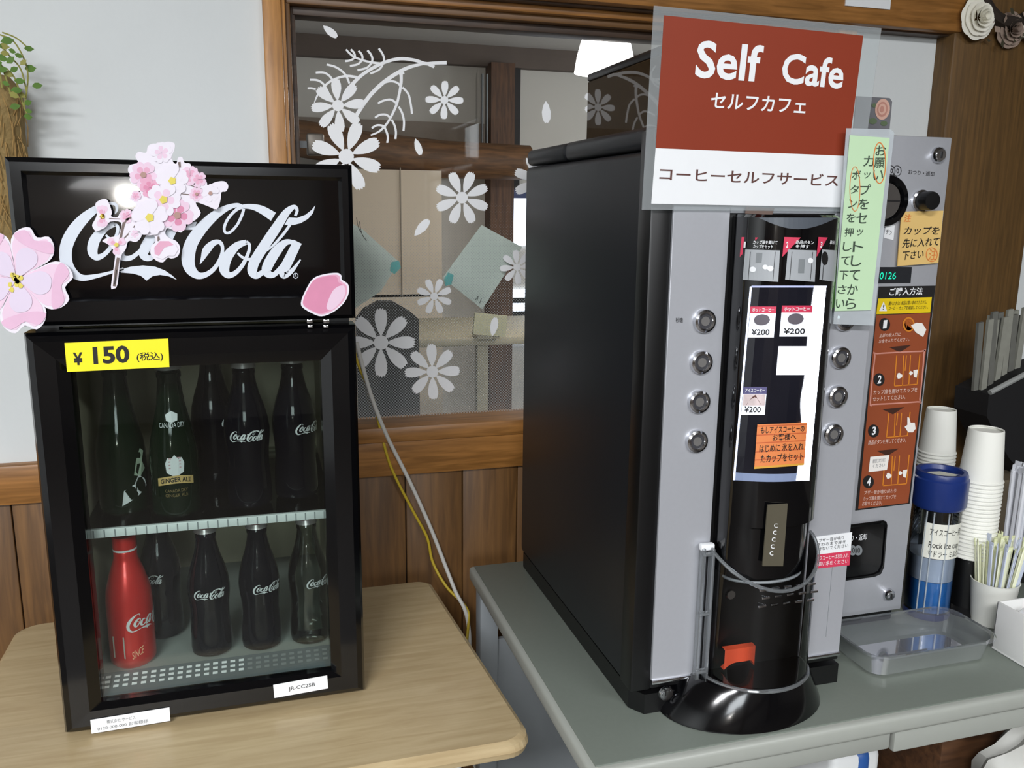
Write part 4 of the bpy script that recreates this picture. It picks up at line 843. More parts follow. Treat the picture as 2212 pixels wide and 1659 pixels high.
b.obj('note_paper', t)
# rose card standing on the machine
YC = .90; b = MB(); a = P(1846, 262, 1, YC); c = P(1928, 212, 1, YC); b.poly([(a.x, YC, MZ1+.001), (c.x, YC, MZ1+.001)]+[(x, YC, z) for x, z in ((c.x, c.z-.004), (c.x-.004, c.z), (a.x, c.z))], mat('card_mauve_grey', S(104, 104, 108), .4, noise=.25, nscale=35), (0, 1, 0), .002)
rc = P(1907, 236, 1, YC-.001)
for k, (r, m_) in enumerate(((.0105, mat('rose_print', S(200, 160, 144), .5, noise=.08)), (.0075, mat('rose_print_dark', S(176, 126, 112), .5)), (.0055, MATS['rose_print']), (.003, MATS['rose_print_dark']))): b.add([(rc.x+r*math.cos(j*PI/10)-.001*k*.5, YC-.0006-.0003*k, rc.z+r*1.15*math.sin(j*PI/10)) for j in range(20)], [tuple(range(20))], m_)
for dx, dz, r in ((-.012, -.014, .006), (.004, -.016, .005), (-.012, .004, .004)): b.add([(rc.x+dx+r*math.cos(j*PI/5), YC-.0005, rc.z+dz+r*.6*math.sin(j*PI/5)) for j in range(10)], [tuple(range(10))], mat('leaf_print', S(86, 102, 74), .5, noise=.2, nscale=60))
tag(b.obj('rose_card'), 'small grey card printed with a pink rose, standing behind the green notice', 'card')

# ================================================================== coin unit
YCO = .97; cu = thing('coin_unit', 'narrow silver coin box with a brown instruction panel, right of the coffee machine', 'coin mechanism', (.80, 1.15, ZD))
MB().box((.712, YCO+.003, .742), (.892, 1.32, 1.416), CHAR, .004).obj('housing', cu)
MB().box((.712, YCO-.001, .743), (.8935, YCO+.004, 1.419), SILVER, .0015).obj('front_panel', cu)
MB().box((.716, YCO+.012, ZD+.0005), (.890, 1.31, .743), MBLACK, .002).obj('base', cu)
def pmap(y): return lambda px, py: P(px, py, 1, y)
def key(px, py, r):
    b = MB(); c = P(px, py, 1, YCO-.001); b.lathe([(.0001, .0075), (r*.7, .0072), (r*.92, .005), (r, 0)], CHROME, c, 24, 1); b.box((c.x-.0006, c.y-.009, c.z-r*.4), (c.x+.0006, c.y-.0073, c.z+r*.4), INK); b.obj('key_lock', cu)
key(2025, 335, .0108); key(1918, 1283, .0092)
b = MB(); text(b, 'おつり・返却', quad((1962, 376), (2018, 381), (1963, 366), YCO-.0016), INK)
for px in (1925, 1938): stroke(b, [(px+9*math.cos(a*PI/8), 369+11*math.sin(a*PI/8), 1.2) for a in range(17)], pmap(YCO-.0016), INK, 2); text(b, '10', quad((px-5, 374), (px+4, 374), (px-5, 364), YCO-.0018), INK)
b.obj('panel_print', cu)
b = MB(); c = P(1911, 434, 1, YCO-.001); b.lathe([(.0352*.66, .004), (.0352*.72, .007), (.0352*.92, .006), (.0352, 0)], BLACK, c, 40, 1); b.lathe([(.0001, .003), (.0352*.68, .003)], CHROME, c, 32, 1); b.box((c.x-.002, c.y-.006, c.z-.001), (c.x+.020, c.y-.003, c.z+.0012), INK); b.obj('coin_slot', cu)
b = MB(); c = P(1987, 434, 1, YCO-.001); b.lathe([(.0145, 0), (.0145, .004), (.012, .005)], CHROME, c, 28, 1); k_ = b.obj('return_knob', cu)
MB().lathe([(.0122, .005), (.0125, .020), (.0115, .0235), (.0001, .024)], MBLACK, c, 28, 1).obj('knob_cap', k_)
b = MB(); q = quad((1909, 514), (1930, 519), (1914, 485), YCO-.0018, (1933, 487)); b.poly([q(0, 0), q(1, 0), q(1, 1), q(0, 1)], WHITE, (0, 1, 0), .0004); text(b, 'チン', sub(q, .1, .3, .75, .65, UP1), INK); b.obj('slot_label', cu)
b = MB(); q = quad((1886, 612), (1967, 611), (1892, 577), YCO-.0022, (1970, 577)); b.poly([q(0, 0), q(1, 0), q(1, 1), q(0, 1)], mat('display_dark', S(40, 42, 46), .15, noise=.1), (0, 1, 0), .001)
text(b, '0126', sub(q, .14, .25, .58, .68, UP1), mat('display_green', S(20, 200, 160), .5, emit=S(20, 200, 160), es=.9)); b.obj('credit_display', cu)
b = MB(); YI = YCO-.0024; q = quad((1847, 1104), (1963, 1090), (1900, 618), YI, (2019, 618))
fr_ = lambda px, py, o=0: P(px, py, 1, YI-o)
b.poly([fr_(1848, 1103), fr_(1965, 1088), fr_(2021, 617), fr_(1899, 619)], INK, (0, 1, 0), .0006)
b.poly([fr_(1854, 1099, .0002), fr_(1962, 1086, .0002), fr_(2010, 676, .0002), fr_(1893, 681, .0002)], mat('panel_brown', S(146, 72, 40), .5, noise=.05, nscale=30))
b.poly([fr_(1893, 679, .0004), fr_(2009.5, 675, .0004), fr_(2013, 642, .0004), fr_(1897, 645, .0004)], mat('caution_yellow', S(232, 200, 20), .5, noise=.03))
def tx(s_, bl, br, tl, m_, o=.0008, bo=0): text(b, s_, quad(bl, br, tl, YI-o), m_, bo)
PKT = mat('panel_text', S(236, 208, 196), .6); ORL = mat('line_orange', S(214, 130, 40), .5); GW = mat('glove_white', S(240, 236, 230), .6)
tx('ご購入方法', (1920, 639), (1992, 637), (1923, 622), WHITE, bo=.02)
b.poly([fr_(1899, 672, .0006), fr_(1916, 672, .0006), fr_(1909, 651, .0006)], WHITE); tx('!', (1906.5, 669), (1909.5, 669), (1908, 658), INK)
tx('購入できない商品は買い求めできません。', (1919, 660), (2002, 657), (1921, 651), INK); tx('コーヒー カップを確認してください。', (1919, 670), (2004, 667), (1921, 662), INK)
for nn, (x, y) in zip('1234', ((1911, 701), (1899, 820), (1887, 931), (1876, 1041))):
    b.add([fr_(x+12*math.cos(k*PI/10), y+14*math.sin(k*PI/10), .0006) for k in range(20)], [tuple(range(20))], INK); tx(nn, (x-4, y+9), (x+4, y+8), (x-2, y-9), WHITE, .0010, .03)
for rows in ((('上部の投入口に', 1899, 729, 1945, 8), ('お金を入れてください。', 1898, 741, 1964, 8)), (('カップ扉を開けてカップを', 1886, 853, 1981, 10), ('セットしてください。', 1885, 867, 1955, 10)), (('商品ボタンを押してください。', 1875, 961, 1957, 10),), (('ブザー音が鳴り終わり', 1866, 1069, 1935, 9), ('カップ扉を開けてカップを', 1864, 1082, 1935, 9), ('お取りください。', 1862, 1093, 1905, 9))):
    for s_, x0, y0, x1, h in rows: tx(s_, (x0, y0), (x1, y0-(x1-x0)*.07), (x0+1.5, y0-h), PKT)
for x, y in ((1945, 748), (1930, 882), (1918, 972)): b.poly([fr_(x-24, y+2, .0006), fr_(x+24, y-3, .0006), fr_(x-1, y+13, .0006)], mat('arrow_dark_brown', S(60, 30, 18), .6))
FRM = mat('frame_rose', S(206, 140, 124), .5, noise=.05)
stroke(b, [(1884, 874, 3), (1880, 868, 3), (1890, 770, 3), (1895, 764, 3), (1990, 759, 3), (1996, 763, 3), (1987, 862, 3), (1982, 868, 3), (1884, 874, 3)], lambda x, y: fr_(x, y, .0006), FRM, 4)
for x, y, w, h, s_ in ((1937, 768, 50, 66, 0), (1920, 893, 46, 52, 0), (1912, 985, 52, 64, 0)):
    for (a1, b1), (a2, b2) in (((x, y), (x-5, y+h)), ((x+w, y-3), (x+w-6, y+h-4)), ((x-5, y+h), (x+w-6, y+h-4)), ((x+w*.3, y), (x+w*.25, y+h)), ((x+w*.6, y-1), (x+w*.52, y+h-2)), ((x+w*.42, y), (x+w*.36, y+h*.5))): stroke(b, [(a1, b1, 2.2), (a2, b2, 2.2)], lambda p, r: fr_(p, r, .0006), ORL, 1)
def blob(x, y, sx, sy, m_, n=14, j=.18): b.add([fr_(x+sx*math.cos(2*PI*k/n)*(1+j*math.sin(3*k)), y+sy*math.sin(2*PI*k/n)*(1+j*math.cos(5*k)), .0010) for k in range(n)], [tuple(range(n))], m_)
blob(1963, 701, 13, 16, ORL, 20, 0); blob(1963, 701, 10, 13, mat('coin_print', S(176, 92, 36), .5), 20, 0); b.poly([fr_(*p, .0012) for p in ((1968, 703), (1980, 697), (1992, 698), (2001, 712), (1994, 728), (1978, 718))], GW)
for x, y in ((1943, 812), (1920, 1028)): blob(x, y, 6, 6, GW); blob(x+25, y-6, 4, 4, GW); b.poly([fr_(*p, .0012) for p in ((x+30, y-12), (x+40, y-14), (x+37, y+4), (x+31, y+2))], GW)
b.poly([fr_(*p, .0012) for p in ((1960, 901), (1964, 902), (1967, 913), (1976, 913), (1978, 926), (1972, 934), (1962, 934), (1954, 922), (1960, 918))], GW)
b.poly([fr_(*p, .0012) for p in ((1880, 987), (1921, 983), (1916, 1015), (1876, 1020))], GW); tx('販売終了までお待ち', (1885, 1001), (1912, 998), (1886, 992), GI, .0014); tx('ください', (1885, 1011), (1911, 1008), (1886, 1003), GI, .0014)
b.obj('instruction_panel', cu)
b = MB(); pts = [(1800, 1138), (1908, 1124), (1915, 1127), (1917, 1135), (1910, 1225), (1903, 1240), (1890, 1246), (1800, 1258)]
ring(b, [[P(*p, 1, YCO-.0035) for p in pts], [P(p[0]-(3 if p[0] > 1850 else -3), p[1]+(4 if p[1] < 1200 else -4), 1, YCO-.0035) for p in pts], [P(p[0]-(6 if p[0] > 1850 else -6), p[1]+(7 if p[1] < 1200 else -7), 1, YCO-.0015) for p in pts]], BLACK, True)
ring(b, [[P(*p, 1, YCO-.0005) for p in pts], [P(*p, 1, YCO-.0035) for p in pts]], BLACK)
text(b, 'おつり・返却', quad((1818, 1172), (1872, 1166), (1819, 1158), YCO-.0022), WHITE)
for px in (1842, 1854): b.add([P(px+9*math.cos(k*PI/8), 1189+11*math.sin(k*PI/8), 1, YCO-.0022) for k in range(16)], [tuple(range(16))], STEELG); text(b, '10', quad((px-5, 1195), (px+4, 1194), (px-5, 1184), YCO-.0026), INK)
b.obj('change_tray', cu)
# notes
b = MB(); yq = YCO-.006; q = quad((1938.5, 575), (2027, 568), (1948, 457), yq, (2038, 455)); rect(b, q, mat('memo_orange', S(226, 190, 118), .6, noise=.04, nscale=30), n=8)
M_ = mat('memo_orange_back', S(208, 168, 96), .6); b.poly([q(0, 0)+Vector((0, .0004, 0)), q(1, 0)+Vector((0, .0004, 0)), q(1, 1)+Vector((0, .0004, 0)), q(0, 1)+Vector((0, .0004, 0))], M_, (0, 1, 0), .0008)
mt = lambda s_, bl, br, tl, m_=INK: text(b, s_, quad(bl, br, tl, yq-.0005), m_, .01)
mt('注', (1952, 480), (1967, 479), (1955, 463), ORI); mt('カップを', (1951, 507), (2027, 507), (1956, 489)); mt('先に入れて', (1948, 536), (2027, 531), (1952, 516)); mt('下さい', (1948, 562), (1994, 558), (1951, 543))
text(b, '注', quad((2005, 563), (2023, 561), (2008, 538), yq-.0005), ORI); stroke(b, [(2013+12*math.cos(a*PI/8), 550+15*math.sin(a*PI/8), 1.6) for a in range(17)], pmap(yq-.0005), ORI, 2)
tag(b.obj('sticky_note'), 'yellow-orange handwritten sticky note on the silver coin box', 'note')
b = MB(); OC = lambda u, v, o=.0035: tmap((1629, 1013), (1737, 1005), (1636, 917), (1744, 913), o)(u, v)
ON = mat('note_orange', S(226, 132, 74), .6, noise=.04, nscale=40); OL = mat('note_orange_line', S(196, 96, 52), .6); n = 10
for j in range(6): b.strip([OC(i/n, j/6) for i in range(n+1)], [OC(i/n, (j+1)/6) for i in range(n+1)], ON)
for v in (.2, .38, .58, .76, .96): b.strip([OC(i/n, v-.012, .0037) for i in range(n+1)], [OC(i/n, v+.012, .0037) for i in range(n+1)], OL)
b.strip([OC(i/n, 0, .0038) for i in range(n+1)], [OC(i/n, .05, .0038) for i in range(n+1)], mat('note_gold_edge', S(214, 160, 60), .6))
for s_, u0, v0, u1, v1 in (('もしアイスコーヒーの', .08, .79, .95, .94), ('お客様へ', .33, .61, .80, .77), ('はじめに 氷を入れ', .08, .36, .96, .54), ('たカップをセット', .12, .12, .97, .31)): text(b, s_, lambda u, v: OC(u0+(u1-u0)*u, v0+(v1-v0)*v, .004), INK, .01)
tag(b.obj('paper_note'), 'orange lined handwritten note stuck on the lit menu column', 'note')

# ================================================================== things on the desk, right
CUPW = mat('paper_cup_white', S(238, 238, 230), .6, noise=.02)
def cup_mesh():
    return MB().lathe([(.0215, .0772), (.0225, .0785), (.0237, .0785), (.0242, .077), (.0300, .0035), (.0312, .0030), (.0318, .0015), (.0312, 0), (.0300, .0006), (.0235, .0745), (.0001, .0745)], CUPW, seg=36)
def stack(cx, cy, z0, n, step, lab_top, lab, group, gapless=0):
    o = tag(cup_mesh().obj('paper_cup'), lab_top, 'paper cup', group); o.location = (cx, cy, z0+step*(n-1))
    for k in range(n-1):
        c = o.copy(); COL.objects.link(c); c.location = (cx, cy, z0+step*k); c['label'] = lab
def holder(c, h, lab):
    return tag(MB().lathe([(.0001, 0), (.030, 0), (.031, .004), (.0222, .012), (.0218, h), (.0001, h)], MBLACK, c, 28).obj('cup_holder'), lab, 'holder')
c2 = P(2082, 1318, 2, ZD); tz = P(2115, 928, 1, c2.y).z; n2 = 20; st = .0062; z0 = tz-.0785-st*(n2-1)
holder((c2.x, c2.y, ZD+.0005), z0-ZD-.0005, 'black holder under the nearer tall stack of upside-down paper cups')
stack(c2.x, c2.y, z0+.0002, n2, st, 'upside-down white paper cup on top of the nearer tall cup stack', 'upside-down white paper cup nested in the nearer tall stack, only its rim showing', 'nearer stack of paper cups')
c1x = P(2022, 990, 1, 1.19); tz = P(2022, 884, 1, 1.19).z; n1 = 5; z0 = tz-.0785-st*(n1-1)
holder((c1x.x, 1.19, ZD+.0005), z0-ZD-.0005, 'black holder of the farther cup stack behind the blue-lidded jar')
stack(c1x.x, 1.19, z0+.0002, n1, st, 'upside-down white paper cup topping the farther stack, directly behind the blue lid', 'upside-down white paper cup low in the farther stack behind the blue-lidded jar', 'farther stack of paper cups')
# blue-lidded canister
c = P(1999, 1322, 2, ZD); c = Vector((c.x, c.y, ZD+.0005)); hz = lambda py: P(2015, py, 1, c.y-.03).z-ZD
t = thing('canister', 'clear canister with dark blue lid, blue lower half and handwritten paper label', 'canister', tuple(c))
H1, H2 = hz(1108), hz(1034); rB, rL = .0335, .0385; BLUE = mat('lid_blue', S(26, 48, 112), .35, noise=.06); LIQ = mat('content_blue', S(46, 110, 176), .3, noise=.06)
MB().lathe([(.0001, 0), (rB-.001, 0), (rB, .003), (rB, .010), (.0001, .010)], mat('base_navy', S(20, 36, 92), .35), c, 36).obj('canister_base', t)
MB().lathe([(rB, .010), (rB, H1)], glass('canister_clear', (.86, .9, .92, 1), .04, .03), c, 36).obj('canister_wall', t)
MB().lathe([(.0001, .012), (rB-.002, .012), (rB-.002, hz(1264)), (.0001, hz(1264))], LIQ, c, 32).obj('blue_contents', t)
MB().lathe([(rB-.002, hz(1263)), (rB-.002, hz(1214)), (.0001, hz(1214))], mat('content_lavender', S(172, 180, 196), .5, noise=.05), c, 32).obj('grey_contents', t)
b = MB(); b.lathe([(.0001, H1-.002), (rL-.003, H1-.002), (rL, H1+.003), (rL, H2-.010), (rL-.002, H2-.008), (rL-.002, H2-.004), (rL-.0035, H2), (rL-.009, H2), (rL-.011, H2-.006), (.0001, H2-.006)], BLUE, c, 40); ld = b.obj('lid', t)
b = MB(); b.poly([c+Vector((x, y, H2-.0052)) for x, y in ((-.026, -.006), (-.004, -.022), (.020, -.012), (.006, .010), (-.018, .012))], mat('lid_sticker', S(206, 206, 192), .6, noise=.06)); b.obj('lid_sticker', ld)
def cw(ang, r): return lambda u, z: Vector((c.x+r*math.sin(ang+u), c.y-r*math.cos(ang+u), c.z+z))
va = math.atan2(c.x, c.y); w_ = cw(-va*0-.55, rB+.0006); za, zb_ = hz(1211), hz(1137); n = 16
b = MB(); b.strip([w_(-.65+1.75*i/n, za) for i in range(n+1)], [w_(-.65+1.75*i/n, zb_) for i in range(n+1)], mat('label_cream', S(228, 228, 216), .6, noise=.03))
w2_ = cw(-.55, rB+.0010)
for s_, v0, v1, u1 in (('アイスコーヒー用', .66, .86, .98), ('Rock ice cup', .26, .48, .95), ('マドラー ミルク', .06, .24, .98)): text(b, s_, lambda u, v: w2_(-.40+1.45*u*u1, za+(zb_-za)*(v0+(v1-v0)*v)), INK, .005)
b.obj('paper_label', t)
b = MB()
for a in (-1.15, -.85, -.25): b.tube([cw(a, rB+.0004)(0, .012), cw(a, rB+.0004)(0, H1-.004)], .0011, glass('rib_clear', (.9, .93, .95, 1), .1, .2, .35, (.8, .88, .94, 1)), 6)
b.obj('moulded_ribs', t)
# sugar sticks in a white cup
c = P(2138, 1342, 2, ZD); c = Vector((c.x, c.y, ZD+.0005)); ht = P(2150, 1252, 1, c.y).z-ZD
tag(MB().lathe([(.0001, 0), (.026, 0), (.0265, .002), (.0325, ht-.002), (.0335, ht), (.0318, ht), (.0312, ht-.004), (.0255, .004), (.0001, .004)], CUPW, c, 36).obj('paper_cup'), 'white paper cup holding pale green and blue sugar sticks', 'cup')
def stick(m, m2):
    b = MB().box((-.0029, -.0010, 0), (.0029, .0010, .112), m, .001, 1); b.box((-.0030, -.0006, .106), (.0030, .0006, .116), m2); return b
SG = mat('stick_pale_green', S(238, 240, 210), .55, noise=.06); SBL = mat('stick_lavender', S(192, 200, 218), .5, noise=.08)
protos = [tag(stick(SG, mat('stick_end_green', S(224, 228, 184), .55)).obj('sugar_stick'), 'pale green sugar stick standing in the white cup', 'sugar stick', 'pale green sugar sticks in the white cup'),
          tag(stick(SBL, SBL).obj('creamer_stick'), 'lavender blue stick packet standing among the sugar sticks', 'stick packet', 'lavender stick packets in the white cup')]
used = [0, 0]
for k in range(54):
    a = 2.39996*k; r = .0215*math.sqrt((k+.5)/54); kind = 1 if k in (5, 9, 18, 26, 33, 36, 41, 46, 49, 52) else 0
    if used[kind]: o = protos[kind].copy(); COL.objects.link(o)
    else: o = protos[kind]
    used[kind] = 1; tl = .30*r/.0215
    o.location = (c.x+r*math.cos(a), c.y+r*math.sin(a), c.z+.0065+random.uniform(0, .014) + (.006 if kind else 0))
    o.rotation_euler = (Vector((math.cos(a)*tl*.5, math.sin(a)*tl*.5, 1)).to_track_quat('Z', 'Y') @ Matrix.Rotation(random.uniform(0, 3), 4, 'Z').to_quaternion()).to_euler()
# wrapped straws in a dark pot
c = P(2195, 1190, 1, 1.06); c = Vector((c.x+.004, 1.06, ZD+.0005)); zt = P(2190, 1008, 1, 1.06).z
tag(MB().lathe([(.0001, 0), (.030, 0), (.032, .055), (.030, .055), (.028, .004), (.0001, .004)], MBLACK, c, 28).obj('straw_pot'), 'black pot holding white wrapped straws at the right edge', 'pot')
STW = mat('straw_wrapper', S(226, 228, 234), .6, noise=.04); L_ = zt-ZD-.012
o0 = tag(MB().tube([(0, 0, 0), (0, 0, L_-.01)], .0042, STW, 8).box((-.0055, -.0008, L_-.012), (.0055, .0008, L_), STW).obj('wrapped_straw'), 'white paper-wrapped straw standing in the black pot at the right edge', 'straw', 'wrapped straws in the black pot')
k = 0
for gx in range(-2, 3):
    for gy in range(-2, 3):
        if gx*gx+gy*gy > 6: continue
        o = o0 if k == 0 else o0.copy()
        if k: COL.objects.link(o)
        o.location = (c.x+gx*.0096+random.uniform(-.0004, .0004), c.y+gy*.0096, c.z+.0065+random.uniform(-.001, .007)); o.rotation_euler = (gy*-.008, gx*.008, random.uniform(0, 3)); k += 1
# white box with packets
bx0, bx1, by0, by1 = .967, 1.18, .785, .872; bh = P(2132, 1302, 1, by1).z
b = MB(); WP = mat('tray_white', S(232, 232, 230), .5, noise=.02)
b.box((bx0, by0, ZD+.0005), (bx1, by1, ZD+.004), WP, .001)
for lo, hi in (((bx0, by0, ZD+.003), (bx0+.003, by1, bh)), ((bx1-.003, by0, ZD+.003), (bx1, by1, bh)), ((bx0, by1-.003, ZD+.003), (bx1, by1, bh)), ((bx0, by0, ZD+.003), (bx1, by0+.003, bh))): b.box(lo, hi, WP, .001)
tag(b.obj('white_box'), 'open white box of small packets at the right front of the grey desk', 'box')
for i, (x, y, z, rz, tilt, m_, lab) in enumerate(((.992, .845, bh-.012, .5, .25, WHITE, 'white packet lying in the back left corner of the white box'), (1.008, .815, bh-.006, 1.0, -.2, WHITE, 'white packet resting on the left side heap in the white box'), (1.045, .850, bh-.010, .1, .15, mat('packet_amber', S(206, 160, 80), .4, noise=.1), 'amber packet in the white box beside the white packets'), (1.03, .81, bh-.03, .3, 0, WHITE, 'white packet lowest in the white box'))):
    b = MB().box((-.018, -.010, -.003), (.018, .010, .003), m_, .0028, 2); o = tag(b.obj('packet'), lab, 'packet'); o.location = (x, y, z); o.rotation_euler = (tilt, .2*tilt, rz)
b = MB().box((.974, .79, ZD+.005), (1.17, .866, bh-.036), WP, .002); tag(b.obj('packet_bundle'), 'white folded paper bundle filling the bottom of the white box', 'paper')
# clear tray
TR = glass('clear_tray_plastic', (.93, .94, .96, 1), .06, .05, .07, (.72, .75, .84, 1)); b = MB()
def rr(x0, y0, x1, y1, r, z): return [(p[0], p[1], z) for p in rrect(x0, y0, x1, y1, r, 6)]
tx0, tx1, ty0, ty1 = .742, .945, .838, .938; loops = [rr(tx0+.012, ty0+.012, tx1-.012, ty1-.012, .018, ZD+.001), rr(tx0+.008, ty0+.008, tx1-.008, ty1-.008, .02, ZD+.004), rr(tx0+.002, ty0+.002, tx1-.002, ty1-.002, .024, ZD+.034), rr(tx0-.004, ty0-.004, tx1+.004, ty1+.004, .028, ZD+.036), rr(tx0-.004, ty0-.004, tx1+.004, ty1+.004, .028, ZD+.033)]
ring(b, loops, TR); b.add(loops[0], [tuple(range(len(loops[0])))], TR)
for f in range(len(b.sm)-1): b.sm[f] = True
tag(b.obj('clear_tray'), 'shallow clear plastic tray on the grey desk in front of the coin box', 'tray')

# ------------------------------------------------------------------ right edge: bag, papers
YB = 1.23; q_ = lambda px, py: P(px, py, 1, YB); BAGM = mat('black_cloth', S(14, 13, 16), .7, noise=.2)
b = MB(); pts = [q_(2136, 852), q_(2212, 812), q_(2290, 790), q_(2300, 1010), q_(2215, 1030), q_(2180, 990), q_(2150, 940), q_(2132, 900)]
b.poly(pts, BAGM, (0, 1, 0), .08); t_b = tag(b.obj('black_bag'), 'black cloth bag with a grey rim at the right edge, beside the dark post', 'bag')
MB().tube([q_(2136, 850)+Vector((0, -.002, .002)), q_(2212, 810)+Vector((0, -.002, .002)), q_(2290, 788)+Vector((0, -.002, .002))], .005, mat('grey_piping', S(150, 152, 150), .6), 8).obj('rim', t_b)
zb = min(p.z for p in pts); xm = q_(2215, 1030).x
tag(MB().box((xm-.11, YB-.005, ZD+.0005), (xm+.10, YB+.09, zb-.001), mat('kraft_carton', S(104, 92, 74), .7, noise=.06)).obj('carton'), 'brown carton on the desk carrying the black bag', 'carton')
b = MB(); GPAP = mat('newsprint_grey', S(140, 140, 130), .8, noise=.15, nscale=70)
for k in range(13):
    x0 = 2131+k*9.2; lean = 12+(k % 3)*5; top = 700-(k % 4)*7-k; p = [q_(x0, 852-3.6*k), q_(x0+11.5, 849-3.6*k), q_(x0+11.5+lean, top), q_(x0+lean, top+3)]
    b.poly([v+Vector((0, .030-.010*(k % 2)+.002*k, 0)) for v in p], GPAP if k % 3 else mat('newsprint_dark', S(104, 104, 98), .8, noise=.15, nscale=70), (0, 1, 0), .006)
tag(b.obj('folded_papers'), 'grey folded newspapers sticking out of the black bag', 'newspaper')
b = MB(); q = quad((2165, 563), (2190, 561), (2172, 517), YW-.0015); GRS = mat('sticker_green', S(20, 130, 60), .5, noise=.04)
b.poly([q(0, 0), q(1.6, 0), q(1.6, .3), q(0, .3)], GRS, (0, 1, 0), .001); b.poly([q(0, .3), q(1.6, .3), q(1.6, .82), q(0, .82)], WHITE, (0, 1, 0), .001); b.poly([q(0, .82), q(1.6, .82), q(1.6, 1), q(0, 1)], GRS, (0, 1, 0), .001)
tag(b.obj('wall_sticker'), 'green and white sticker on the white wall right of the dark post', 'sticker')
b = MB(); a = P(1826, 12, 1, YW-.052); c = P(1928, -40, 1, YW-.052); b.box((a.x, YW-.0525, a.z), (c.x, YW-.0502, c.z), WHITE); tag(b.obj('beam_card'), 'white card on the wooden lintel, cut by the top edge', 'card')
# rose wreath on the post
YR = YW-.046; t = thing('flower_wreath', 'white rose and dried flower wreath hanging on the dark post, top right', 'wreath', tuple(P(2170, 20, 1, YR)))
ROS = mat('rose_white', S(246, 243, 230), .6, noise=.04, nscale=50); DRY = mat('dried_petals', S(158, 138, 124), .7, noise=.3, nscale=60); DGR = mat('dried_leaf', S(70, 66, 48), .7, noise=.3, nscale=60)
def rose(cx, r, m_, rings=((1.0, 8, .22), (.84, 7, .38), (.66, 6, .6), (.48, 5, .85), (.32, 4, 1.1), (.18, 3, 1.35))):
    b = MB()
    for R_, n, up in rings:
        for k in range(n):
            a0 = 2*PI*k/n+R_*3; vs = []; fs = []; nu = 6
            for i in range(nu+1):
                u = i/nu*2-1
                for j in range(4):
                    v = j/3; a = a0+u*PI/n*1.25*(.35+.65*v); rr_ = r*R_*(.25+.75*v*(1-.12*u*u))
                    d = (r*.55*math.sin(up)*v*(.5+.5*v) + r*.12*(1-R_)*2)+(-.08*r*(v**3) if v > .9 else 0)
                    vs.append((cx.x+rr_*math.cos(a), cx.y-.004-d, cx.z+rr_*math.sin(a)))
            for i in range(nu):
                for j in range(3): fs.append((i*4+j, (i+1)*4+j, (i+1)*4+j+1, i*4+j+1))
            b.add(vs, fs, m_, True)
    return b
pz = P(2108, 40, 1, YR-.01); rose(pz, .040, ROS).obj('white_rose', t)
rose(P(2178, 66, 1, YR-.004), .034, DRY).obj('dried_rose', t)
rose(P(2228, 66, 1, YR-.008), .026, ROS).obj('pale_rose', t)
b = MB(); rc = P(2180, -40, 1, YR-.002)
b.tube([(rc.x+.075*math.cos(a*PI/14), YR-.012, rc.z+.075*math.sin(a*PI/14)) for a in range(29)], .012, mat('wreath_vine', S(44, 34, 26), .8, noise=.2), 8); b.obj('vine_ring', t)
b = MB()
for k in range(46):
    px, py = random.uniform(2090, 2240), random.uniform(20, 108)
    if (px-2108)**2+(py-40)**2 < 900 or py > 60+(px-2080)*.5: continue
    p = P(px, py, 1, YR-.006-random.uniform(0, .02)); a = random.uniform(0, 6.28); l = random.uniform(.010, .022); w = l*.35; d = Vector((math.cos(a), random.uniform(-.5, .3), math.sin(a))).normalized(); s_ = Vector((-d.z, random.uniform(-.4, .4), d.x)).normalized()
    b.add([p-d*l*.5, p+s_*w, p+d*l*.6, p-s_*w], [(0, 1, 2, 3)], DGR if k % 2 else DRY)
b.obj('dried_leaves', t)

# ------------------------------------------------------------------ hanging plant, left edge
YPL = 1.415; cx = P(2, 330, 1, YPL).x; t = thing('hanging_plant', 'hanging fibre pot with small green leaves at the left edge, above the fridge', 'plant', (cx, YPL, 1.30))
FIB = mat('coir_fibre', S(152, 128, 82), .9, noise=.4, nscale=90, bump=.8, bscale=160)
b = MB(); prof = [(.001, 1.20), (.026, 1.21), (.030, 1.26), (.033, 1.32), (.034, 1.38), (.033, 1.42), (.036, 1.455), (.034, 1.478), (.02, 1.495), (.001, 1.498)]; b.lathe(prof, FIB, (cx, YPL, 0), 28); b.obj('fibre_core', t)
b = MB()
for k in range(150):
    a = random.uniform(-PI, 0)-.0; z = random.uniform(1.25, 1.47); r = .034+random.uniform(0, .003); L = random.uniform(.02, .06); a2 = a+random.uniform(-.4, .4)
    b.tube([(cx+r*math.cos(a), YPL+r*math.sin(a), z), (cx+(r+.003)*math.cos((a+a2)/2), YPL+(r+.003)*math.sin((a+a2)/2), z-L/2), (cx+r*math.cos(a2), YPL+r*math.sin(a2), z-L)], .0006, mat('loose_fibre', S(176, 142, 88), .9, noise=.3), 4, False)
o = b.obj('loose_fibres', t); o['kind'] = 'stuff'
b = MB(); lb = MB(); LG = mat('leaf_green', S(92, 128, 52), .6, noise=.25, nscale=70); LY = mat('leaf_yellow_green', S(150, 148, 76), .6, noise=.2, nscale=70)
stems = [[(0, 75), (30, 90), (55, 135), (60, 175), (52, 235)], [(0, 95), (20, 120), (45, 150), (58, 200)], [(5, 70), (35, 82), (62, 105)], [(0, 140), (30, 165), (50, 225), (60, 250)], [(-10, 110), (10, 160), (25, 210)], [(-20, 90), (-5, 130), (5, 190)]]
for s_ in stems:
    p = [P(x, y, 1, YPL-.037) for x, y in s_]; b.tube(cr([tuple(v) for v in p], 5), .0011, LY, 6)
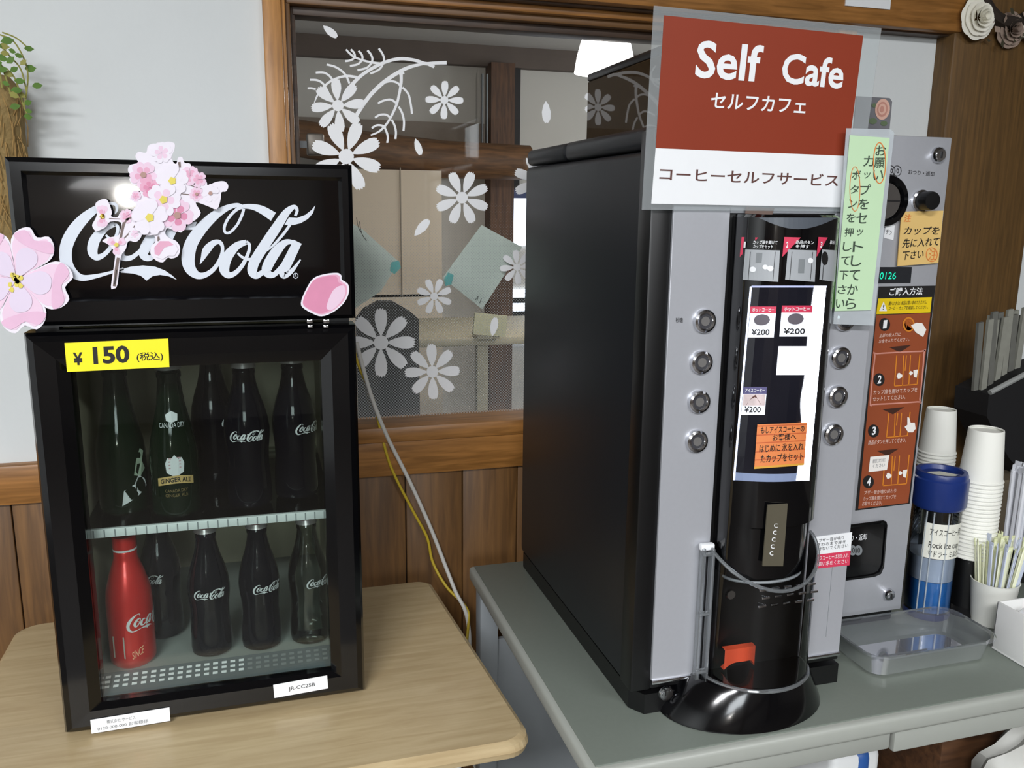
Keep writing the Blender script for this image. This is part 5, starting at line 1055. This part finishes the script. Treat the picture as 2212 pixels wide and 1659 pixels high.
lf = [(15, 88, 11), (62, 105, 8), (65, 148, 11), (50, 135, 7), (80, 185, 9), (42, 175, 9), (35, 195, 10), (30, 205, 9), (60, 222, 8), (62, 240, 7), (60, 252, 9), (8, 100, 9), (5, 125, 10), (22, 130, 9), (30, 150, 8), (18, 160, 8), (5, 150, 9), (40, 120, 7), (32, 230, 9), (10, 115, 8), (-8, 95, 9), (-5, 140, 9), (12, 180, 7), (48, 205, 7), (26, 110, 7)]
for i, (x, y, r) in enumerate(lf):
    p = P(x, y, 1, YPL-.038-random.uniform(0, .012)); R_ = r/1850*1.4; a = random.uniform(-.9, .9); d = Vector((math.cos(a), random.uniform(-.5, .2), math.sin(a)*.8)).normalized(); s_ = d.cross(Vector((.2, 1, .3))).normalized()
    lb.add([p-d*R_, p-d*R_*.3+s_*R_*.6, p+d*R_*.4+s_*R_*.55, p+d*R_*1.1, p+d*R_*.4-s_*R_*.55, p-d*R_*.3-s_*R_*.6], [(0, 1, 2, 3, 4, 5)], LY if i % 4 == 3 else LG)
b.obj('stems', t); lb.obj('leaves', t)
MB().box((cx-.012, YPL+.03, 1.40), (cx+.012, YW, 1.43), TWIG, .002).obj('wall_hook', t)

# ------------------------------------------------------------------ cords between the tables
def cord(name, lab, pts, r, m_):
    p = cr([tuple(P(px, py, 1, y)) for px, py, y in pts], 8); return tag(MB().tube(p, r, m_, 10).obj(name), lab, 'cord')
cord('power_cord', 'white power cord hanging down the wall between fridge and coffee machine', [(770, 740, 1.44), (800, 850, 1.438), (835, 940, 1.435), (885, 1040, 1.435), (930, 1140, 1.432), (965, 1230, 1.42), (985, 1280, 1.40), (1008, 1330, 1.38), (1015, 1420, 1.37), (1000, 1560, 1.37), (1008, 1620, 1.37), (1035, 1680, 1.37), (1040, 1800, 1.37)], .0036, mat('cord_white', S(216, 214, 208), .45, noise=.03))
cord('power_cord', 'thin yellow cord running beside the white one down the wall', [(762, 745, 1.445), (775, 790, 1.444), (805, 860, 1.440), (822, 930, 1.438), (845, 1010, 1.437), (890, 1100, 1.436), (922, 1160, 1.434), (935, 1215, 1.43), (965, 1268, 1.41), (1005, 1310, 1.39), (1012, 1345, 1.375), (1000, 1450, 1.365), (985, 1560, 1.365), (980, 1640, 1.365), (975, 1800, 1.365)], .0026, mat('cord_yellow', S(206, 178, 50), .45, noise=.05))

# ------------------------------------------------------------------ below the desk
a = P(1800, 1640, 1, .95); c = P(1905, 1640, 1, .95)
t = tag(MB().box((a.x, .95, .001), (c.x, 1.15, a.z), mat('carton_white', S(216, 218, 218), .5, noise=.03), .012, 3).obj('white_carton'), 'white carton with a blue band below the grey desk', 'carton')
MB().box((a.x+(c.x-a.x)*.46, .948, .3), (a.x+(c.x-a.x)*.80, 1.151, a.z+.001), mat('band_blue', S(40, 84, 150), .5, noise=.05), .012, 3).obj('blue_band', t)
b = MB(); a = P(2040, 1575, 1, 1.1); b.box((a.x, 1.1, .001), (a.x+.40, 1.28, a.z-.02), wood('shelf_brown', S(70, 46, 30), S(98, 66, 42), .5, (3, 20, 20), 4), .003); tag(b.obj('wooden_crate'), 'dark brown wooden crate under the right end of the grey desk', 'crate')
b = MB(); bm = bmesh.new(); bmesh.ops.create_icosphere(bm, subdivisions=3, radius=1); rnd = random.Random(3); cc = P(2190, 1600, 1, 1.0)
for v in bm.verts: f = 1+.12*math.sin(7*v.co.x+3*v.co.z)+.1*math.sin(9*v.co.y+5*v.co.z); v.co = Vector((cc.x+.05+v.co.x*.10*f, 1.0+v.co.y*.06*f, cc.z-.10+v.co.z*.12*f))
b.bm(bm, mat('plastic_bag_white', S(196, 196, 190), .4, noise=.05), True); zlo = min(v[2] for v in b.v)
t = tag(b.obj('plastic_bag'), 'white plastic bag under the desk by the bottom right corner', 'bag')
tag(MB().box((cc.x-.02, .95, .001), (cc.x+.13, 1.06, zlo+.004), mat('kraft_carton', S(104, 92, 74), .7)).obj('carton'), 'brown carton below the white plastic bag, under the desk', 'carton')
